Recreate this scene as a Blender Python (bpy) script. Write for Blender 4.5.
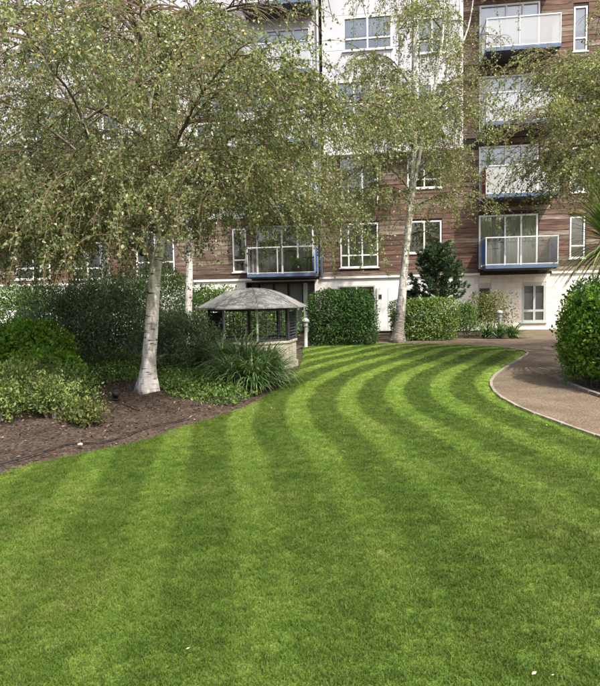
import bpy, bmesh, math, random
import numpy as np
from mathutils import Vector, Matrix

for o in list(bpy.data.objects):
    bpy.data.objects.remove(o, do_unlink=True)
S = bpy.context.scene
COL = S.collection
R = math.radians

# ------------------------------------------------------------------ camera
CAM_H = 1.6
PITCH, ROLL = 4.4, 1.15
cam_d = bpy.data.cameras.new('camera')
cam_d.sensor_fit = 'HORIZONTAL'
cam_d.sensor_width = 36.0
cam_d.lens = 36.0
cam_d.clip_start = 0.05
cam_d.clip_end = 3000
cam = bpy.data.objects.new('camera', cam_d)
COL.objects.link(cam)
CR = Matrix.Rotation(R(90 - PITCH), 4, 'X') @ Matrix.Rotation(R(-ROLL), 4, 'Z')
cam.matrix_world = Matrix.Translation((0, 0, CAM_H)) @ CR
S.camera = cam

# ------------------------------------------------------------------ sky, sun, exposure
SUN_EL, SUN_AZ = 54.0, 36.0          # azimuth measured from behind the camera (-Y) towards +X
sun_dir = Vector((math.sin(R(SUN_AZ)) * math.cos(R(SUN_EL)),
                  -math.cos(R(SUN_AZ)) * math.cos(R(SUN_EL)), math.sin(R(SUN_EL))))
W = bpy.data.worlds.new('World')
S.world = W
W.use_nodes = True
nt = W.node_tree
nt.nodes.clear()
wo = nt.nodes.new('ShaderNodeOutputWorld')
bg = nt.nodes.new('ShaderNodeBackground')
sky = nt.nodes.new('ShaderNodeTexSky')
sky.sky_type = 'NISHITA'
sky.sun_disc = False
sky.sun_elevation = R(SUN_EL)
sky.sun_rotation = math.atan2(sun_dir.x, sun_dir.y)
sky.air_density = 1.0
sky.dust_density = 6.0
sky.ozone_density = 0.6
bg.inputs['Strength'].default_value = 0.15
nt.links.new(sky.outputs[0], bg.inputs[0])
nt.links.new(bg.outputs[0], wo.inputs[0])
sun_l = bpy.data.lights.new('sun', 'SUN')
sun_l.energy = 3.3
sun_l.angle = R(0.6)
sun_l.color = (1.0, 0.95, 0.86)
sun = bpy.data.objects.new('sun', sun_l)
COL.objects.link(sun)
sun.rotation_euler = (-sun_dir).to_track_quat('-Z', 'Y').to_euler()
sun.location = sun_dir * 60
S.view_settings.view_transform = 'Standard'
S.view_settings.look = 'None'
S.view_settings.gamma = 1.0
S.view_settings.use_curve_mapping = False
S.view_settings.exposure = 0.92
S.cycles.max_bounces = 5
S.cycles.diffuse_bounces = 3
S.cycles.glossy_bounces = 3
S.cycles.transmission_bounces = 4
S.cycles.transparent_max_bounces = 10
S.cycles.caustics_reflective = False
S.cycles.caustics_refractive = False

# ------------------------------------------------------------------ pixels of the photograph (600 x 686) to places
CR3 = CR.to_3x3()
def ray(px, py):
    return (CR3 @ Vector(((px - 300) / 600.0, (343 - py) / 600.0, -1.0))).normalized()
def gnd(px, py, z=0.0):
    d = ray(px, py)
    t = (z - CAM_H) / d.z
    return Vector((d.x * t, d.y * t, z))
def atY(px, py, Y):
    d = ray(px, py)
    t = Y / d.y
    return Vector((d.x * t, Y, CAM_H + d.z * t))
FA = 7.7
FO = Vector((0, 26.9, 0))
FU = Vector((math.cos(R(FA)), -math.sin(R(FA)), 0))
FN = Vector((math.sin(R(FA)), math.cos(R(FA)), 0))
def fac(px, py, off=0.0):
    """pixel -> (u, z) on the facade plane shifted by off along the inward normal"""
    d = ray(px, py)
    c = Vector((0, 0, CAM_H))
    t = (off - (c - FO).dot(FN)) / d.dot(FN)
    p = c + d * t
    return (p - FO).dot(FU), p.z

# ------------------------------------------------------------------ helpers: naming, meshes
def tag(o, label=None, cat=None, group=None, kind=None):
    if label: o['label'] = label
    if cat: o['category'] = cat
    if group: o['group'] = group
    if kind: o['kind'] = kind
    return o
def empty(name, loc=(0, 0, 0), rz=0.0):
    o = bpy.data.objects.new(name, None)
    o.empty_display_size = 0.2
    COL.objects.link(o)
    o.location = loc
    o.rotation_euler = (0, 0, rz)
    return o
def link(name, me, m=None, parent=None, smooth=False):
    if m is not None and not me.materials:
        me.materials.append(m)
    if smooth:
        me.polygons.foreach_set('use_smooth', np.ones(len(me.polygons), dtype=bool))
    o = bpy.data.objects.new(name, me)
    COL.objects.link(o)
    if parent is not None:
        o.parent = parent
    return o
class MB:
    def __init__(s):
        s.v = []; s.f = []
    def quad(s, a, b, c, d):
        n = len(s.v); s.v += [tuple(a), tuple(b), tuple(c), tuple(d)]; s.f.append((n, n+1, n+2, n+3)); return s
    def box(s, x0, x1, y0, y1, z0, z1):
        n = len(s.v)
        s.v += [(x0,y0,z0),(x1,y0,z0),(x1,y1,z0),(x0,y1,z0),(x0,y0,z1),(x1,y0,z1),(x1,y1,z1),(x0,y1,z1)]
        s.f += [(n,n+3,n+2,n+1),(n+4,n+5,n+6,n+7),(n,n+1,n+5,n+4),(n+1,n+2,n+6,n+5),(n+2,n+3,n+7,n+6),(n+3,n,n+4,n+7)]
        return s
    def tube(s, pts, rad, sides=8, cap=True):
        pts = [Vector(p) for p in pts]
        if not hasattr(rad, '__len__'): rad = [rad] * len(pts)
        n0 = len(s.v)
        prev = None
        for i, p in enumerate(pts):
            t = (pts[min(i+1, len(pts)-1)] - pts[max(i-1, 0)])
            if t.length < 1e-9: t = Vector((0, 0, 1))
            t.normalize()
            if prev is None:
                a = t.orthogonal().normalized()
            else:
                a = prev - t * prev.dot(t)
                a = a.normalized() if a.length > 1e-6 else t.orthogonal().normalized()
            prev = a
            b = t.cross(a)
            for k in range(sides):
                an = 2 * math.pi * k / sides
                s.v.append(tuple(p + (a * math.cos(an) + b * math.sin(an)) * rad[i]))
        for i in range(len(pts) - 1):
            for k in range(sides):
                k2 = (k + 1) % sides
                s.f.append((n0+i*sides+k, n0+i*sides+k2, n0+(i+1)*sides+k2, n0+(i+1)*sides+k))
        if cap:
            s.f.append(tuple(n0 + k for k in reversed(range(sides))))
            s.f.append(tuple(n0 + (len(pts)-1)*sides + k for k in range(sides)))
        return s
    def lathe(s, prof, c=(0, 0, 0), sides=16, rot=0.0):
        n0 = len(s.v)
        for r, z in prof:
            for k in range(sides):
                an = 2*math.pi*k/sides + rot
                s.v.append((c[0]+r*math.cos(an), c[1]+r*math.sin(an), c[2]+z))
        for i in range(len(prof)-1):
            for k in range(sides):
                k2 = (k+1) % sides
                s.f.append((n0+i*sides+k, n0+i*sides+k2, n0+(i+1)*sides+k2, n0+(i+1)*sides+k))
        s.f.append(tuple(n0+k for k in reversed(range(sides))))
        s.f.append(tuple(n0+(len(prof)-1)*sides+k for k in range(sides)))
        return s
    def mesh(s, name='mesh'):
        me = bpy.data.meshes.new(name)
        me.from_pydata(s.v, [], s.f)
        me.update()
        return me
    def build(s, name, m, parent=None, smooth=False, bevel=0.0):
        o = link(name, s.mesh(name), m, parent, smooth)
        if bevel:
            b = o.modifiers.new('bevel', 'BEVEL'); b.width = bevel; b.segments = 2; b.limit_method = 'ANGLE'
        return o

# ------------------------------------------------------------------ helpers: materials
def newmat(name):
    m = bpy.data.materials.new(name)
    m.use_nodes = True
    n = m.node_tree.nodes
    n.clear()
    out = n.new('ShaderNodeOutputMaterial')
    return m, m.node_tree, n, m.node_tree.links, out
def ramp(n, stops):
    r = n.new('ShaderNodeValToRGB')
    e = r.color_ramp.elements
    while len(e) > 1: e.remove(e[0])
    e[0].position, e[0].color = stops[0][0], (*stops[0][1], 1)
    for p, c in stops[1:]:
        q = e.new(p); q.color = (*c, 1)
    return r
def plain(name, c1, c2=None, rough=0.6, scale=4.0, metal=0.0, bump=0.0, bscale=40.0, stretch=(1, 1, 1), spec=0.4, objrand=0.0, detail=5):
    """principled surface, two colours mixed by noise, optional fine bump and per-object value shift"""
    m, t, n, L, out = newmat(name)
    p = n.new('ShaderNodeBsdfPrincipled')
    p.inputs['Roughness'].default_value = rough
    p.inputs['Metallic'].default_value = metal
    p.inputs['Specular IOR Level'].default_value = spec
    tc = n.new('ShaderNodeTexCoord')
    mp = n.new('ShaderNodeMapping')
    mp.inputs['Scale'].default_value = stretch
    L.new(tc.outputs['Object'], mp.inputs[0])
    if c2 is None: c2 = tuple(c * 0.8 for c in c1)
    nz = n.new('ShaderNodeTexNoise')
    nz.inputs['Scale'].default_value = scale
    nz.inputs['Detail'].default_value = detail
    L.new(mp.outputs[0], nz.inputs['Vector'])
    r = ramp(n, [(0.35, c1), (0.65, c2)])
    L.new(nz.outputs[0], r.inputs[0])
    col = r.outputs[0]
    if objrand:
        oi = n.new('ShaderNodeObjectInfo')
        mr = n.new('ShaderNodeMapRange')
        mr.inputs[3].default_value = 1 - objrand; mr.inputs[4].default_value = 1 + objrand
        L.new(oi.outputs['Random'], mr.inputs[0])
        mx = n.new('ShaderNodeMix'); mx.data_type = 'RGBA'; mx.blend_type = 'MULTIPLY'; mx.inputs[0].default_value = 1
        L.new(col, mx.inputs[6]); L.new(mr.outputs[0], mx.inputs[7])
        col = mx.outputs[2]
    L.new(col, p.inputs['Base Color'])
    if bump:
        nb = n.new('ShaderNodeTexNoise'); nb.inputs['Scale'].default_value = bscale; nb.inputs['Detail'].default_value = 6
        L.new(mp.outputs[0], nb.inputs['Vector'])
        b = n.new('ShaderNodeBump'); b.inputs['Strength'].default_value = bump; b.inputs['Distance'].default_value = 0.02
        L.new(nb.outputs[0], b.inputs['Height']); L.new(b.outputs[0], p.inputs['Normal'])
    L.new(p.outputs[0], out.inputs[0])
    return m
def leafmat(name, stops, trans=0.3, rough=0.55, spec=0.3):
    """leaf: colour by the per-leaf attribute rnd, part translucent"""
    m, t, n, L, out = newmat(name)
    a = n.new('ShaderNodeAttribute'); a.attribute_name = 'rnd'
    r = ramp(n, stops)
    L.new(a.outputs['Fac'], r.inputs[0])
    p = n.new('ShaderNodeBsdfPrincipled')
    p.inputs['Roughness'].default_value = rough
    p.inputs['Specular IOR Level'].default_value = spec
    L.new(r.outputs[0], p.inputs['Base Color'])
    tr = n.new('ShaderNodeBsdfTranslucent')
    br = n.new('ShaderNodeMix'); br.data_type = 'RGBA'; br.blend_type = 'MULTIPLY'; br.inputs[0].default_value = 1
    br.inputs[7].default_value = (1.5, 1.5, 0.8, 1)
    L.new(r.outputs[0], br.inputs[6]); L.new(br.outputs[2], tr.inputs[0])
    mx = n.new('ShaderNodeMixShader'); mx.inputs[0].default_value = trans
    L.new(p.outputs[0], mx.inputs[1]); L.new(tr.outputs[0], mx.inputs[2])
    L.new(mx.outputs[0], out.inputs[0])
    return m
def glassmat(name, tint, base=0.08, rough=0.01):
    m, t, n, L, out = newmat(name)
    fr = n.new('ShaderNodeFresnel'); fr.inputs[0].default_value = 1.5
    ad = n.new('ShaderNodeMath'); ad.operation = 'ADD'; ad.inputs[1].default_value = base; ad.use_clamp = True
    L.new(fr.outputs[0], ad.inputs[0])
    tp = n.new('ShaderNodeBsdfTransparent'); tp.inputs[0].default_value = (*tint, 1)
    gl = n.new('ShaderNodeBsdfGlossy'); gl.inputs['Roughness'].default_value = rough
    gl.inputs[0].default_value = (0.95, 0.97, 1, 1)
    mx = n.new('ShaderNodeMixShader')
    L.new(ad.outputs[0], mx.inputs[0]); L.new(tp.outputs[0], mx.inputs[1]); L.new(gl.outputs[0], mx.inputs[2])
    L.new(mx.outputs[0], out.inputs[0])
    return m
def birchbark(name, base_dark=0.0):
    m, t, n, L, out = newmat(name)
    tc = n.new('ShaderNodeTexCoord')
    mp = n.new('ShaderNodeMapping'); mp.inputs['Scale'].default_value = (3, 3, 16)
    L.new(tc.outputs['Object'], mp.inputs[0])
    n1 = n.new('ShaderNodeTexNoise'); n1.inputs['Scale'].default_value = 2.2; n1.inputs['Detail'].default_value = 6
    L.new(mp.outputs[0], n1.inputs['Vector'])
    r1 = ramp(n, [(0.0, (0.04, 0.035, 0.03)), (0.345, (0.06, 0.05, 0.045)), (0.40, (0.58, 0.56, 0.52)), (0.55, (0.76, 0.74, 0.70)), (0.75, (0.62, 0.58, 0.53))])
    L.new(n1.outputs[0], r1.inputs[0])
    mp2 = n.new('ShaderNodeMapping'); mp2.inputs['Scale'].default_value = (5, 5, 1.6)
    L.new(tc.outputs['Object'], mp2.inputs[0])
    n2 = n.new('ShaderNodeTexNoise'); n2.inputs['Scale'].default_value = 1.7; n2.inputs['Detail'].default_value = 7
    L.new(mp2.outputs[0], n2.inputs['Vector'])
    r2 = ramp(n, [(0.33, (0.12, 0.10, 0.085)), (0.48, (0.75, 0.72, 0.68)), (0.6, (1, 1, 1))])
    L.new(n2.outputs[0], r2.inputs[0])
    mx = n.new('ShaderNodeMix'); mx.data_type = 'RGBA'; mx.blend_type = 'MULTIPLY'; mx.inputs[0].default_value = 0.8
    L.new(r1.outputs[0], mx.inputs[6]); L.new(r2.outputs[0], mx.inputs[7])
    col = mx.outputs[2]
    if base_dark:
        sx = n.new('ShaderNodeSeparateXYZ'); L.new(tc.outputs['Object'], sx.inputs[0])
        ad = n.new('ShaderNodeMath'); ad.operation = 'MULTIPLY_ADD'; ad.inputs[1].default_value = 0.9
        L.new(n2.outputs[0], ad.inputs[0]); L.new(sx.outputs[2], ad.inputs[2])
        mr = n.new('ShaderNodeMapRange'); mr.inputs[1].default_value = base_dark + 0.2; mr.inputs[2].default_value = base_dark + 0.9
        mr.inputs[3].default_value = 1; mr.inputs[4].default_value = 0
        L.new(ad.outputs[0], mr.inputs[0])
        r3 = ramp(n, [(0.32, (0.045, 0.036, 0.03)), (0.48, (0.16, 0.135, 0.115)), (0.68, (0.34, 0.30, 0.265))])
        L.new(n1.outputs[0], r3.inputs[0])
        m2 = n.new('ShaderNodeMix'); m2.data_type = 'RGBA'
        L.new(mr.outputs[0], m2.inputs[0]); L.new(col, m2.inputs[6]); L.new(r3.outputs[0], m2.inputs[7])
        col = m2.outputs[2]
    p = n.new('ShaderNodeBsdfPrincipled'); p.inputs['Roughness'].default_value = 0.8
    L.new(col, p.inputs['Base Color'])
    b = n.new('ShaderNodeBump'); b.inputs['Strength'].default_value = 0.6; b.inputs['Distance'].default_value = 0.03
    L.new(n2.outputs[0], b.inputs['Height']); L.new(b.outputs[0], p.inputs['Normal'])
    L.new(p.outputs[0], out.inputs[0])
    return m

M = {}
M['birch'] = birchbark('birch_bark')
M['birch_grey'] = plain('grey_upper_bark', (0.36, 0.32, 0.28), (0.13, 0.11, 0.09), 0.85, 5, bump=0.3, stretch=(1, 1, 3))
M['birch_old'] = birchbark('birch_bark_grey_foot', 1.1)
M['limb'] = plain('dark_branch_bark', (0.09, 0.07, 0.055), (0.20, 0.17, 0.14), 0.85, 9, bump=0.3)
M['twig'] = plain('twig_bark', (0.10, 0.065, 0.04), (0.16, 0.11, 0.07), 0.8, 9)
M['birch_leaf'] = leafmat('birch_leaf', [(0.0, (0.075, 0.10, 0.042)), (0.3, (0.14, 0.185, 0.075)), (0.62, (0.235, 0.28, 0.13)), (0.86, (0.36, 0.385, 0.21)), (0.96, (0.48, 0.40, 0.18)), (1.0, (0.34, 0.20, 0.10))], 0.45, 0.38, 0.55)
M['birch_leaf_green'] = leafmat('birch_leaf_green', [(0.0, (0.09, 0.125, 0.05)), (0.45, (0.195, 0.235, 0.10)), (0.85, (0.34, 0.37, 0.18)), (1.0, (0.47, 0.45, 0.23))], 0.45, 0.38, 0.55)
M['laurel'] = leafmat('dark_hedge_leaf', [(0.0, (0.02, 0.05, 0.015)), (0.5, (0.045, 0.10, 0.024)), (0.8, (0.09, 0.17, 0.035)), (1.0, (0.2, 0.3, 0.06))], 0.28, 0.55, 0.3)
M['bright_hedge'] = leafmat('bright_hedge_leaf', [(0.0, (0.05, 0.10, 0.02)), (0.5, (0.15, 0.24, 0.05)), (0.85, (0.30, 0.38, 0.10)), (1.0, (0.45, 0.5, 0.2))], 0.25, 0.35, 0.5)
M['lime'] = leafmat('sunlit_hedge_leaf', [(0.0, (0.06, 0.13, 0.012)), (0.5, (0.15, 0.28, 0.03)), (1.0, (0.28, 0.42, 0.06))], 0.4, 0.45)
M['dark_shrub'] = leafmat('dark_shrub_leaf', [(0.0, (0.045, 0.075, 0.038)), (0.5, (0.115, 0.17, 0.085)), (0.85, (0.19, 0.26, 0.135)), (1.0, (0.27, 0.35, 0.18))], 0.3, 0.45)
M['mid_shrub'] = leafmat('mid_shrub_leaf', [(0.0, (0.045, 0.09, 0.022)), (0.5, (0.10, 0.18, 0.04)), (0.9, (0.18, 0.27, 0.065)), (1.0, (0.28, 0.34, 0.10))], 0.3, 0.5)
M['rose'] = leafmat('rose_leaf', [(0.0, (0.07, 0.11, 0.03)), (0.5, (0.16, 0.22, 0.06)), (0.85, (0.27, 0.32, 0.10)), (0.95, (0.32, 0.24, 0.10)), (1.0, (0.28, 0.13, 0.08))], 0.3, 0.5)
M['strap'] = leafmat('strap_leaf', [(0.0, (0.045, 0.095, 0.035)), (0.6, (0.11, 0.19, 0.065)), (1.0, (0.21, 0.30, 0.11))], 0.2, 0.4, 0.5)
M['spike'] = leafmat('spike_leaf', [(0.0, (0.08, 0.13, 0.035)), (0.6, (0.19, 0.27, 0.08)), (1.0, (0.36, 0.42, 0.18))], 0.2, 0.4, 0.5)
M['pine'] = leafmat('pine_needle', [(0.0, (0.03, 0.06, 0.032)), (0.6, (0.066, 0.12, 0.058)), (1.0, (0.13, 0.20, 0.09))], 0.1, 0.5)
M['bronze'] = leafmat('bronze_shrub_leaf', [(0.0, (0.05, 0.07, 0.02)), (0.45, (0.12, 0.15, 0.04)), (0.8, (0.22, 0.22, 0.07)), (1.0, (0.28, 0.16, 0.09))], 0.3, 0.5)
M['fallen'] = leafmat('fallen_leaf', [(0.0, (0.30, 0.20, 0.08)), (0.6, (0.42, 0.35, 0.14)), (1.0, (0.62, 0.58, 0.45))], 0.1, 0.6)
M['white_frame'] = plain('white_window_frame', (0.78, 0.78, 0.75), (0.70, 0.70, 0.68), 0.45, 3)
M['grey_frame'] = plain('grey_green_frame', (0.42, 0.46, 0.44), (0.36, 0.40, 0.39), 0.45, 3)
M['steel'] = plain('blue_grey_painted_steel', (0.10, 0.155, 0.25), (0.08, 0.12, 0.20), 0.4, 3, metal=0.1)
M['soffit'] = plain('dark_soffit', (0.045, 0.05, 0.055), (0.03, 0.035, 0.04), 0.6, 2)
M['alu'] = plain('pale_rail_metal', (0.66, 0.68, 0.70), (0.58, 0.6, 0.62), 0.35, 3, metal=0.2)
M['blue'] = plain('blue_side_panel', (0.06, 0.18, 0.48), (0.05, 0.15, 0.42), 0.35, 2)
M['red'] = plain('red_side_panel', (0.36, 0.03, 0.035), (0.28, 0.025, 0.03), 0.35, 2)
M['palepanel'] = plain('pale_grey_panel', (0.52, 0.52, 0.56), (0.44, 0.44, 0.49), 0.5, 0.9, objrand=0.06)
M['render'] = plain('white_render', (0.80, 0.79, 0.76), (0.70, 0.69, 0.66), 0.85, 1.2, bump=0.15, bscale=60)
M['block'] = plain('pale_stone_block', (0.78, 0.74, 0.69), (0.66, 0.62, 0.57), 0.85, 3.5, bump=0.2, bscale=60, objrand=0.09)
M['joint'] = plain('mortar', (0.52, 0.49, 0.45), (0.46, 0.43, 0.40), 0.9, 4)
M['backing'] = plain('dark_wall_backing', (0.05, 0.04, 0.035), (0.035, 0.03, 0.026), 0.9, 4)
M['interior'] = plain('room_wall', (0.30, 0.28, 0.25), (0.22, 0.2, 0.18), 0.9, 1)
M['curtain'] = plain('cream_curtain', (0.88, 0.84, 0.72), (0.8, 0.75, 0.63), 0.9, 5, stretch=(8, 1, 0.3))
M['blind'] = plain('white_blind', (0.75, 0.76, 0.76), (0.66, 0.68, 0.7), 0.8, 2)
M['pane'] = glassmat('window_glass', (0.86, 0.89, 0.88), 0.12)
M['bglass'] = glassmat('balcony_glass', (0.90, 0.93, 0.94), 0.06)
def frosted(name):
    m, t, n, L, out = newmat(name)
    tp = n.new('ShaderNodeBsdfTransparent'); tp.inputs[0].default_value = (0.92, 0.94, 0.95, 1)
    df = n.new('ShaderNodeBsdfPrincipled'); df.inputs['Base Color'].default_value = (0.78, 0.80, 0.82, 1); df.inputs['Roughness'].default_value = 0.25
    tl = n.new('ShaderNodeBsdfTranslucent'); tl.inputs[0].default_value = (0.8, 0.82, 0.84, 1)
    m1 = n.new('ShaderNodeMixShader'); m1.inputs[0].default_value = 0.4
    L.new(df.outputs[0], m1.inputs[1]); L.new(tl.outputs[0], m1.inputs[2])
    m2 = n.new('ShaderNodeMixShader'); m2.inputs[0].default_value = 0.5
    L.new(tp.outputs[0], m2.inputs[1]); L.new(m1.outputs[0], m2.inputs[2]); L.new(m2.outputs[0], out.inputs[0])
    return m
M['frost'] = frosted('frosted_balcony_glass')
M['concrete'] = plain('weathered_concrete', (0.46, 0.42, 0.35), (0.30, 0.275, 0.235), 0.9, 3, bump=0.2, bscale=50)
M['darkmetal'] = plain('dark_louvre_metal', (0.06, 0.065, 0.072), (0.04, 0.042, 0.047), 0.5, 3, metal=0.3)
M['kioskroof'] = plain('weathered_zinc', (0.235, 0.235, 0.23), (0.155, 0.155, 0.15), 0.8, 2.0, bump=0.15, bscale=30, objrand=0.08, stretch=(1, 1, 3))
M['bollard'] = plain('grey_bollard', (0.34, 0.35, 0.35), (0.27, 0.28, 0.28), 0.5, 6)
M['lampglass'] = plain('frosted_lamp_glass', (0.7, 0.7, 0.66), (0.6, 0.6, 0.56), 0.3, 6)
M['black'] = plain('black_plastic', (0.02, 0.02, 0.02), (0.03, 0.03, 0.03), 0.5, 6)
M['white'] = plain('white_paint', (0.8, 0.8, 0.78), (0.72, 0.72, 0.7), 0.5, 4)
M['terracotta'] = plain('terracotta', (0.35, 0.15, 0.08), (0.28, 0.12, 0.07), 0.8, 6)
M['edging'] = plain('concrete_edging', (0.30, 0.265, 0.22), (0.19, 0.165, 0.135), 0.9, 8, bump=0.3, objrand=0.12)
M['chip'] = leafmat('bark_chip', [(0.0, (0.026, 0.018, 0.013)), (0.6, (0.075, 0.052, 0.037)), (0.9, (0.135, 0.098, 0.07)), (1.0, (0.25, 0.19, 0.13))], 0.0, 0.9)

# weathered cedar boards: every board has its own tone, grain runs along it
def woodmat():
    m, t, n, L, out = newmat('weathered_cedar_board')
    tc = n.new('ShaderNodeTexCoord'); oi = n.new('ShaderNodeObjectInfo')
    mp = n.new('ShaderNodeMapping'); mp.inputs['Scale'].default_value = (0.8, 4, 8)
    L.new(tc.outputs['Object'], mp.inputs[0])
    ad = n.new('ShaderNodeVectorMath'); ad.operation = 'ADD'
    sc = n.new('ShaderNodeVectorMath'); sc.operation = 'SCALE'; sc.inputs[3].default_value = 37.0
    cb = n.new('ShaderNodeCombineXYZ'); L.new(oi.outputs['Random'], cb.inputs[0]); L.new(oi.outputs['Random'], cb.inputs[2])
    L.new(cb.outputs[0], sc.inputs[0]); L.new(mp.outputs[0], ad.inputs[0]); L.new(sc.outputs[0], ad.inputs[1])
    nz = n.new('ShaderNodeTexNoise'); nz.inputs['Scale'].default_value = 2.0; nz.inputs['Detail'].default_value = 8; nz.inputs['Roughness'].default_value = 0.65
    L.new(ad.outputs[0], nz.inputs['Vector'])
    r1 = ramp(n, [(0.25, (0.04, 0.027, 0.02)), (0.43, (0.09, 0.056, 0.04)), (0.56, (0.155, 0.102, 0.075)), (0.72, (0.275, 0.205, 0.155))])
    L.new(nz.outputs[0], r1.inputs[0])
    r2 = ramp(n, [(0.0, (0.55, 0.47, 0.44)), (0.3, (1.05, 0.82, 0.74)), (0.55, (0.95, 0.92, 0.9)), (0.78, (1.2, 1.35, 1.4)), (0.9, (1.55, 1.85, 2.0)), (1.0, (1.9, 2.35, 2.6))])
    L.new(oi.outputs['Random'], r2.inputs[0])
    mx = n.new('ShaderNodeMix'); mx.data_type = 'RGBA'; mx.blend_type = 'MULTIPLY'; mx.inputs[0].default_value = 1
    L.new(r1.outputs[0], mx.inputs[6]); L.new(r2.outputs[0], mx.inputs[7])
    p = n.new('ShaderNodeBsdfPrincipled'); p.inputs['Roughness'].default_value = 0.75
    L.new(mx.outputs[2], p.inputs['Base Color'])
    b = n.new('ShaderNodeBump'); b.inputs['Strength'].default_value = 0.3; b.inputs['Distance'].default_value = 0.01
    L.new(nz.outputs[0], b.inputs['Height']); L.new(b.outputs[0], p.inputs['Normal'])
    L.new(p.outputs[0], out.inputs[0])
    return m
M['wood'] = woodmat()

STRIPE = 0.75
def grassmat(name, instancer):
    m, t, n, L, out = newmat(name)
    a = n.new('ShaderNodeAttribute'); a.attribute_name = 'path_distance'
    if instancer: a.attribute_type = 'INSTANCER'
    geo = n.new('ShaderNodeNewGeometry')
    n1 = n.new('ShaderNodeTexNoise'); n1.inputs['Scale'].default_value = 0.8; n1.inputs['Detail'].default_value = 5  # broad blotches put soft tree shade into the lawn colour
    n2 = n.new('ShaderNodeTexNoise'); n2.inputs['Scale'].default_value = 7.0; n2.inputs['Detail'].default_value = 5
    n3 = n.new('ShaderNodeTexNoise'); n3.inputs['Scale'].default_value = 55.0; n3.inputs['Detail'].default_value = 4
    for q in (n1, n2, n3): L.new(geo.outputs['Position'], q.inputs['Vector'])
    # stripe: sine of the distance to the path edge, wobbled a little
    wb = n.new('ShaderNodeMath'); wb.operation = 'MULTIPLY_ADD'; wb.inputs[1].default_value = 0.16
    L.new(n1.outputs[0], wb.inputs[0]); L.new(a.outputs['Fac'], wb.inputs[2])
    ph = n.new('ShaderNodeMath'); ph.operation = 'MULTIPLY'; ph.inputs[1].default_value = 2 * math.pi / STRIPE
    L.new(wb.outputs[0], ph.inputs[0])
    sn = n.new('ShaderNodeMath'); sn.operation = 'SINE'; L.new(ph.outputs[0], sn.inputs[0])
    st = n.new('ShaderNodeMapRange'); st.interpolation_type = 'SMOOTHSTEP'
    st.inputs[1].default_value = -0.1; st.inputs[2].default_value = 0.55
    L.new(sn.outputs[0], st.inputs[0])
    # stripes fade near the viewer; colour darkened there for shade between blades
    sy = n.new('ShaderNodeSeparateXYZ'); L.new(geo.outputs['Position'], sy.inputs[0])
    fd = n.new('ShaderNodeMapRange'); fd.inputs[1].default_value = 3.8; fd.inputs[2].default_value = 11.0
    fd.inputs[3].default_value = 0.22; fd.inputs[4].default_value = 1.0
    L.new(sy.outputs[1], fd.inputs[0])
    half = n.new('ShaderNodeMath'); half.operation = 'SUBTRACT'; half.inputs[1].default_value = 0.5
    L.new(st.outputs[0], half.inputs[0])
    s2 = n.new('ShaderNodeMath'); s2.operation = 'MULTIPLY_ADD'; 
    of = n.new('ShaderNodeMapRange'); of.inputs[1].default_value = 0.22; of.inputs[2].default_value = 1.0; of.inputs[3].default_value = 0.28; of.inputs[4].default_value = 0.5
    L.new(fd.outputs[0], of.inputs[0]); L.new(of.outputs[0], s2.inputs[2])
    L.new(half.outputs[0], s2.inputs[0]); L.new(fd.outputs[0], s2.inputs[1])
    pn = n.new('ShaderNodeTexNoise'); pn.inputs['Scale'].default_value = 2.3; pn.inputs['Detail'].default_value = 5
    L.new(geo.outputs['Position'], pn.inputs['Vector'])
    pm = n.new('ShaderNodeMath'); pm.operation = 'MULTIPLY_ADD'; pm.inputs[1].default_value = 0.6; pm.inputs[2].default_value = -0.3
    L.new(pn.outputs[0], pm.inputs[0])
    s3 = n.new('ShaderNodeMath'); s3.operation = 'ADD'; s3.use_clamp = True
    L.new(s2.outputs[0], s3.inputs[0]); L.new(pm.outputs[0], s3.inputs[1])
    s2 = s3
    dark = ramp(n, [(0.36, (0.041, 0.079, 0.008)), (0.52, (0.064, 0.107, 0.012)), (0.68, (0.102, 0.132, 0.027))])
    lite = ramp(n, [(0.36, (0.112, 0.193, 0.024)), (0.52, (0.162, 0.246, 0.038)), (0.68, (0.218, 0.272, 0.068))])
    mn = n.new('ShaderNodeMath'); mn.operation = 'MULTIPLY_ADD'; mn.inputs[1].default_value = 0.5
    hf = n.new('ShaderNodeMath'); hf.operation = 'MULTIPLY'; hf.inputs[1].default_value = 0.5
    L.new(n1.outputs[0], hf.inputs[0]); L.new(n2.outputs[0], mn.inputs[0]); L.new(hf.outputs[0], mn.inputs[2])
    L.new(mn.outputs[0], dark.inputs[0]); L.new(mn.outputs[0], lite.inputs[0])
    mx = n.new('ShaderNodeMix'); mx.data_type = 'RGBA'
    L.new(s2.outputs[0], mx.inputs[0]); L.new(dark.outputs[0], mx.inputs[6]); L.new(lite.outputs[0], mx.inputs[7])
    fine = n.new('ShaderNodeMapRange'); fine.inputs[1].default_value = 0.3; fine.inputs[2].default_value = 0.7
    fine.inputs[3].default_value = 0.75; fine.inputs[4].default_value = 1.25
    if instancer:
        oi = n.new('ShaderNodeObjectInfo')
        fine.inputs[1].default_value = 0; fine.inputs[2].default_value = 1
        L.new(oi.outputs['Random'], fine.inputs[0])
    else:
        L.new(n3.outputs[0], fine.inputs[0])
    m2 = n.new('ShaderNodeMix'); m2.data_type = 'RGBA'; m2.blend_type = 'MULTIPLY'; m2.inputs[0].default_value = 1
    L.new(mx.outputs[2], m2.inputs[6]); L.new(fine.outputs[0], m2.inputs[7])
    p = n.new('ShaderNodeBsdfPrincipled'); p.inputs['Roughness'].default_value = 0.6; p.inputs['Specular IOR Level'].default_value = 0.25
    L.new(m2.outputs[2], p.inputs['Base Color'])
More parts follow.
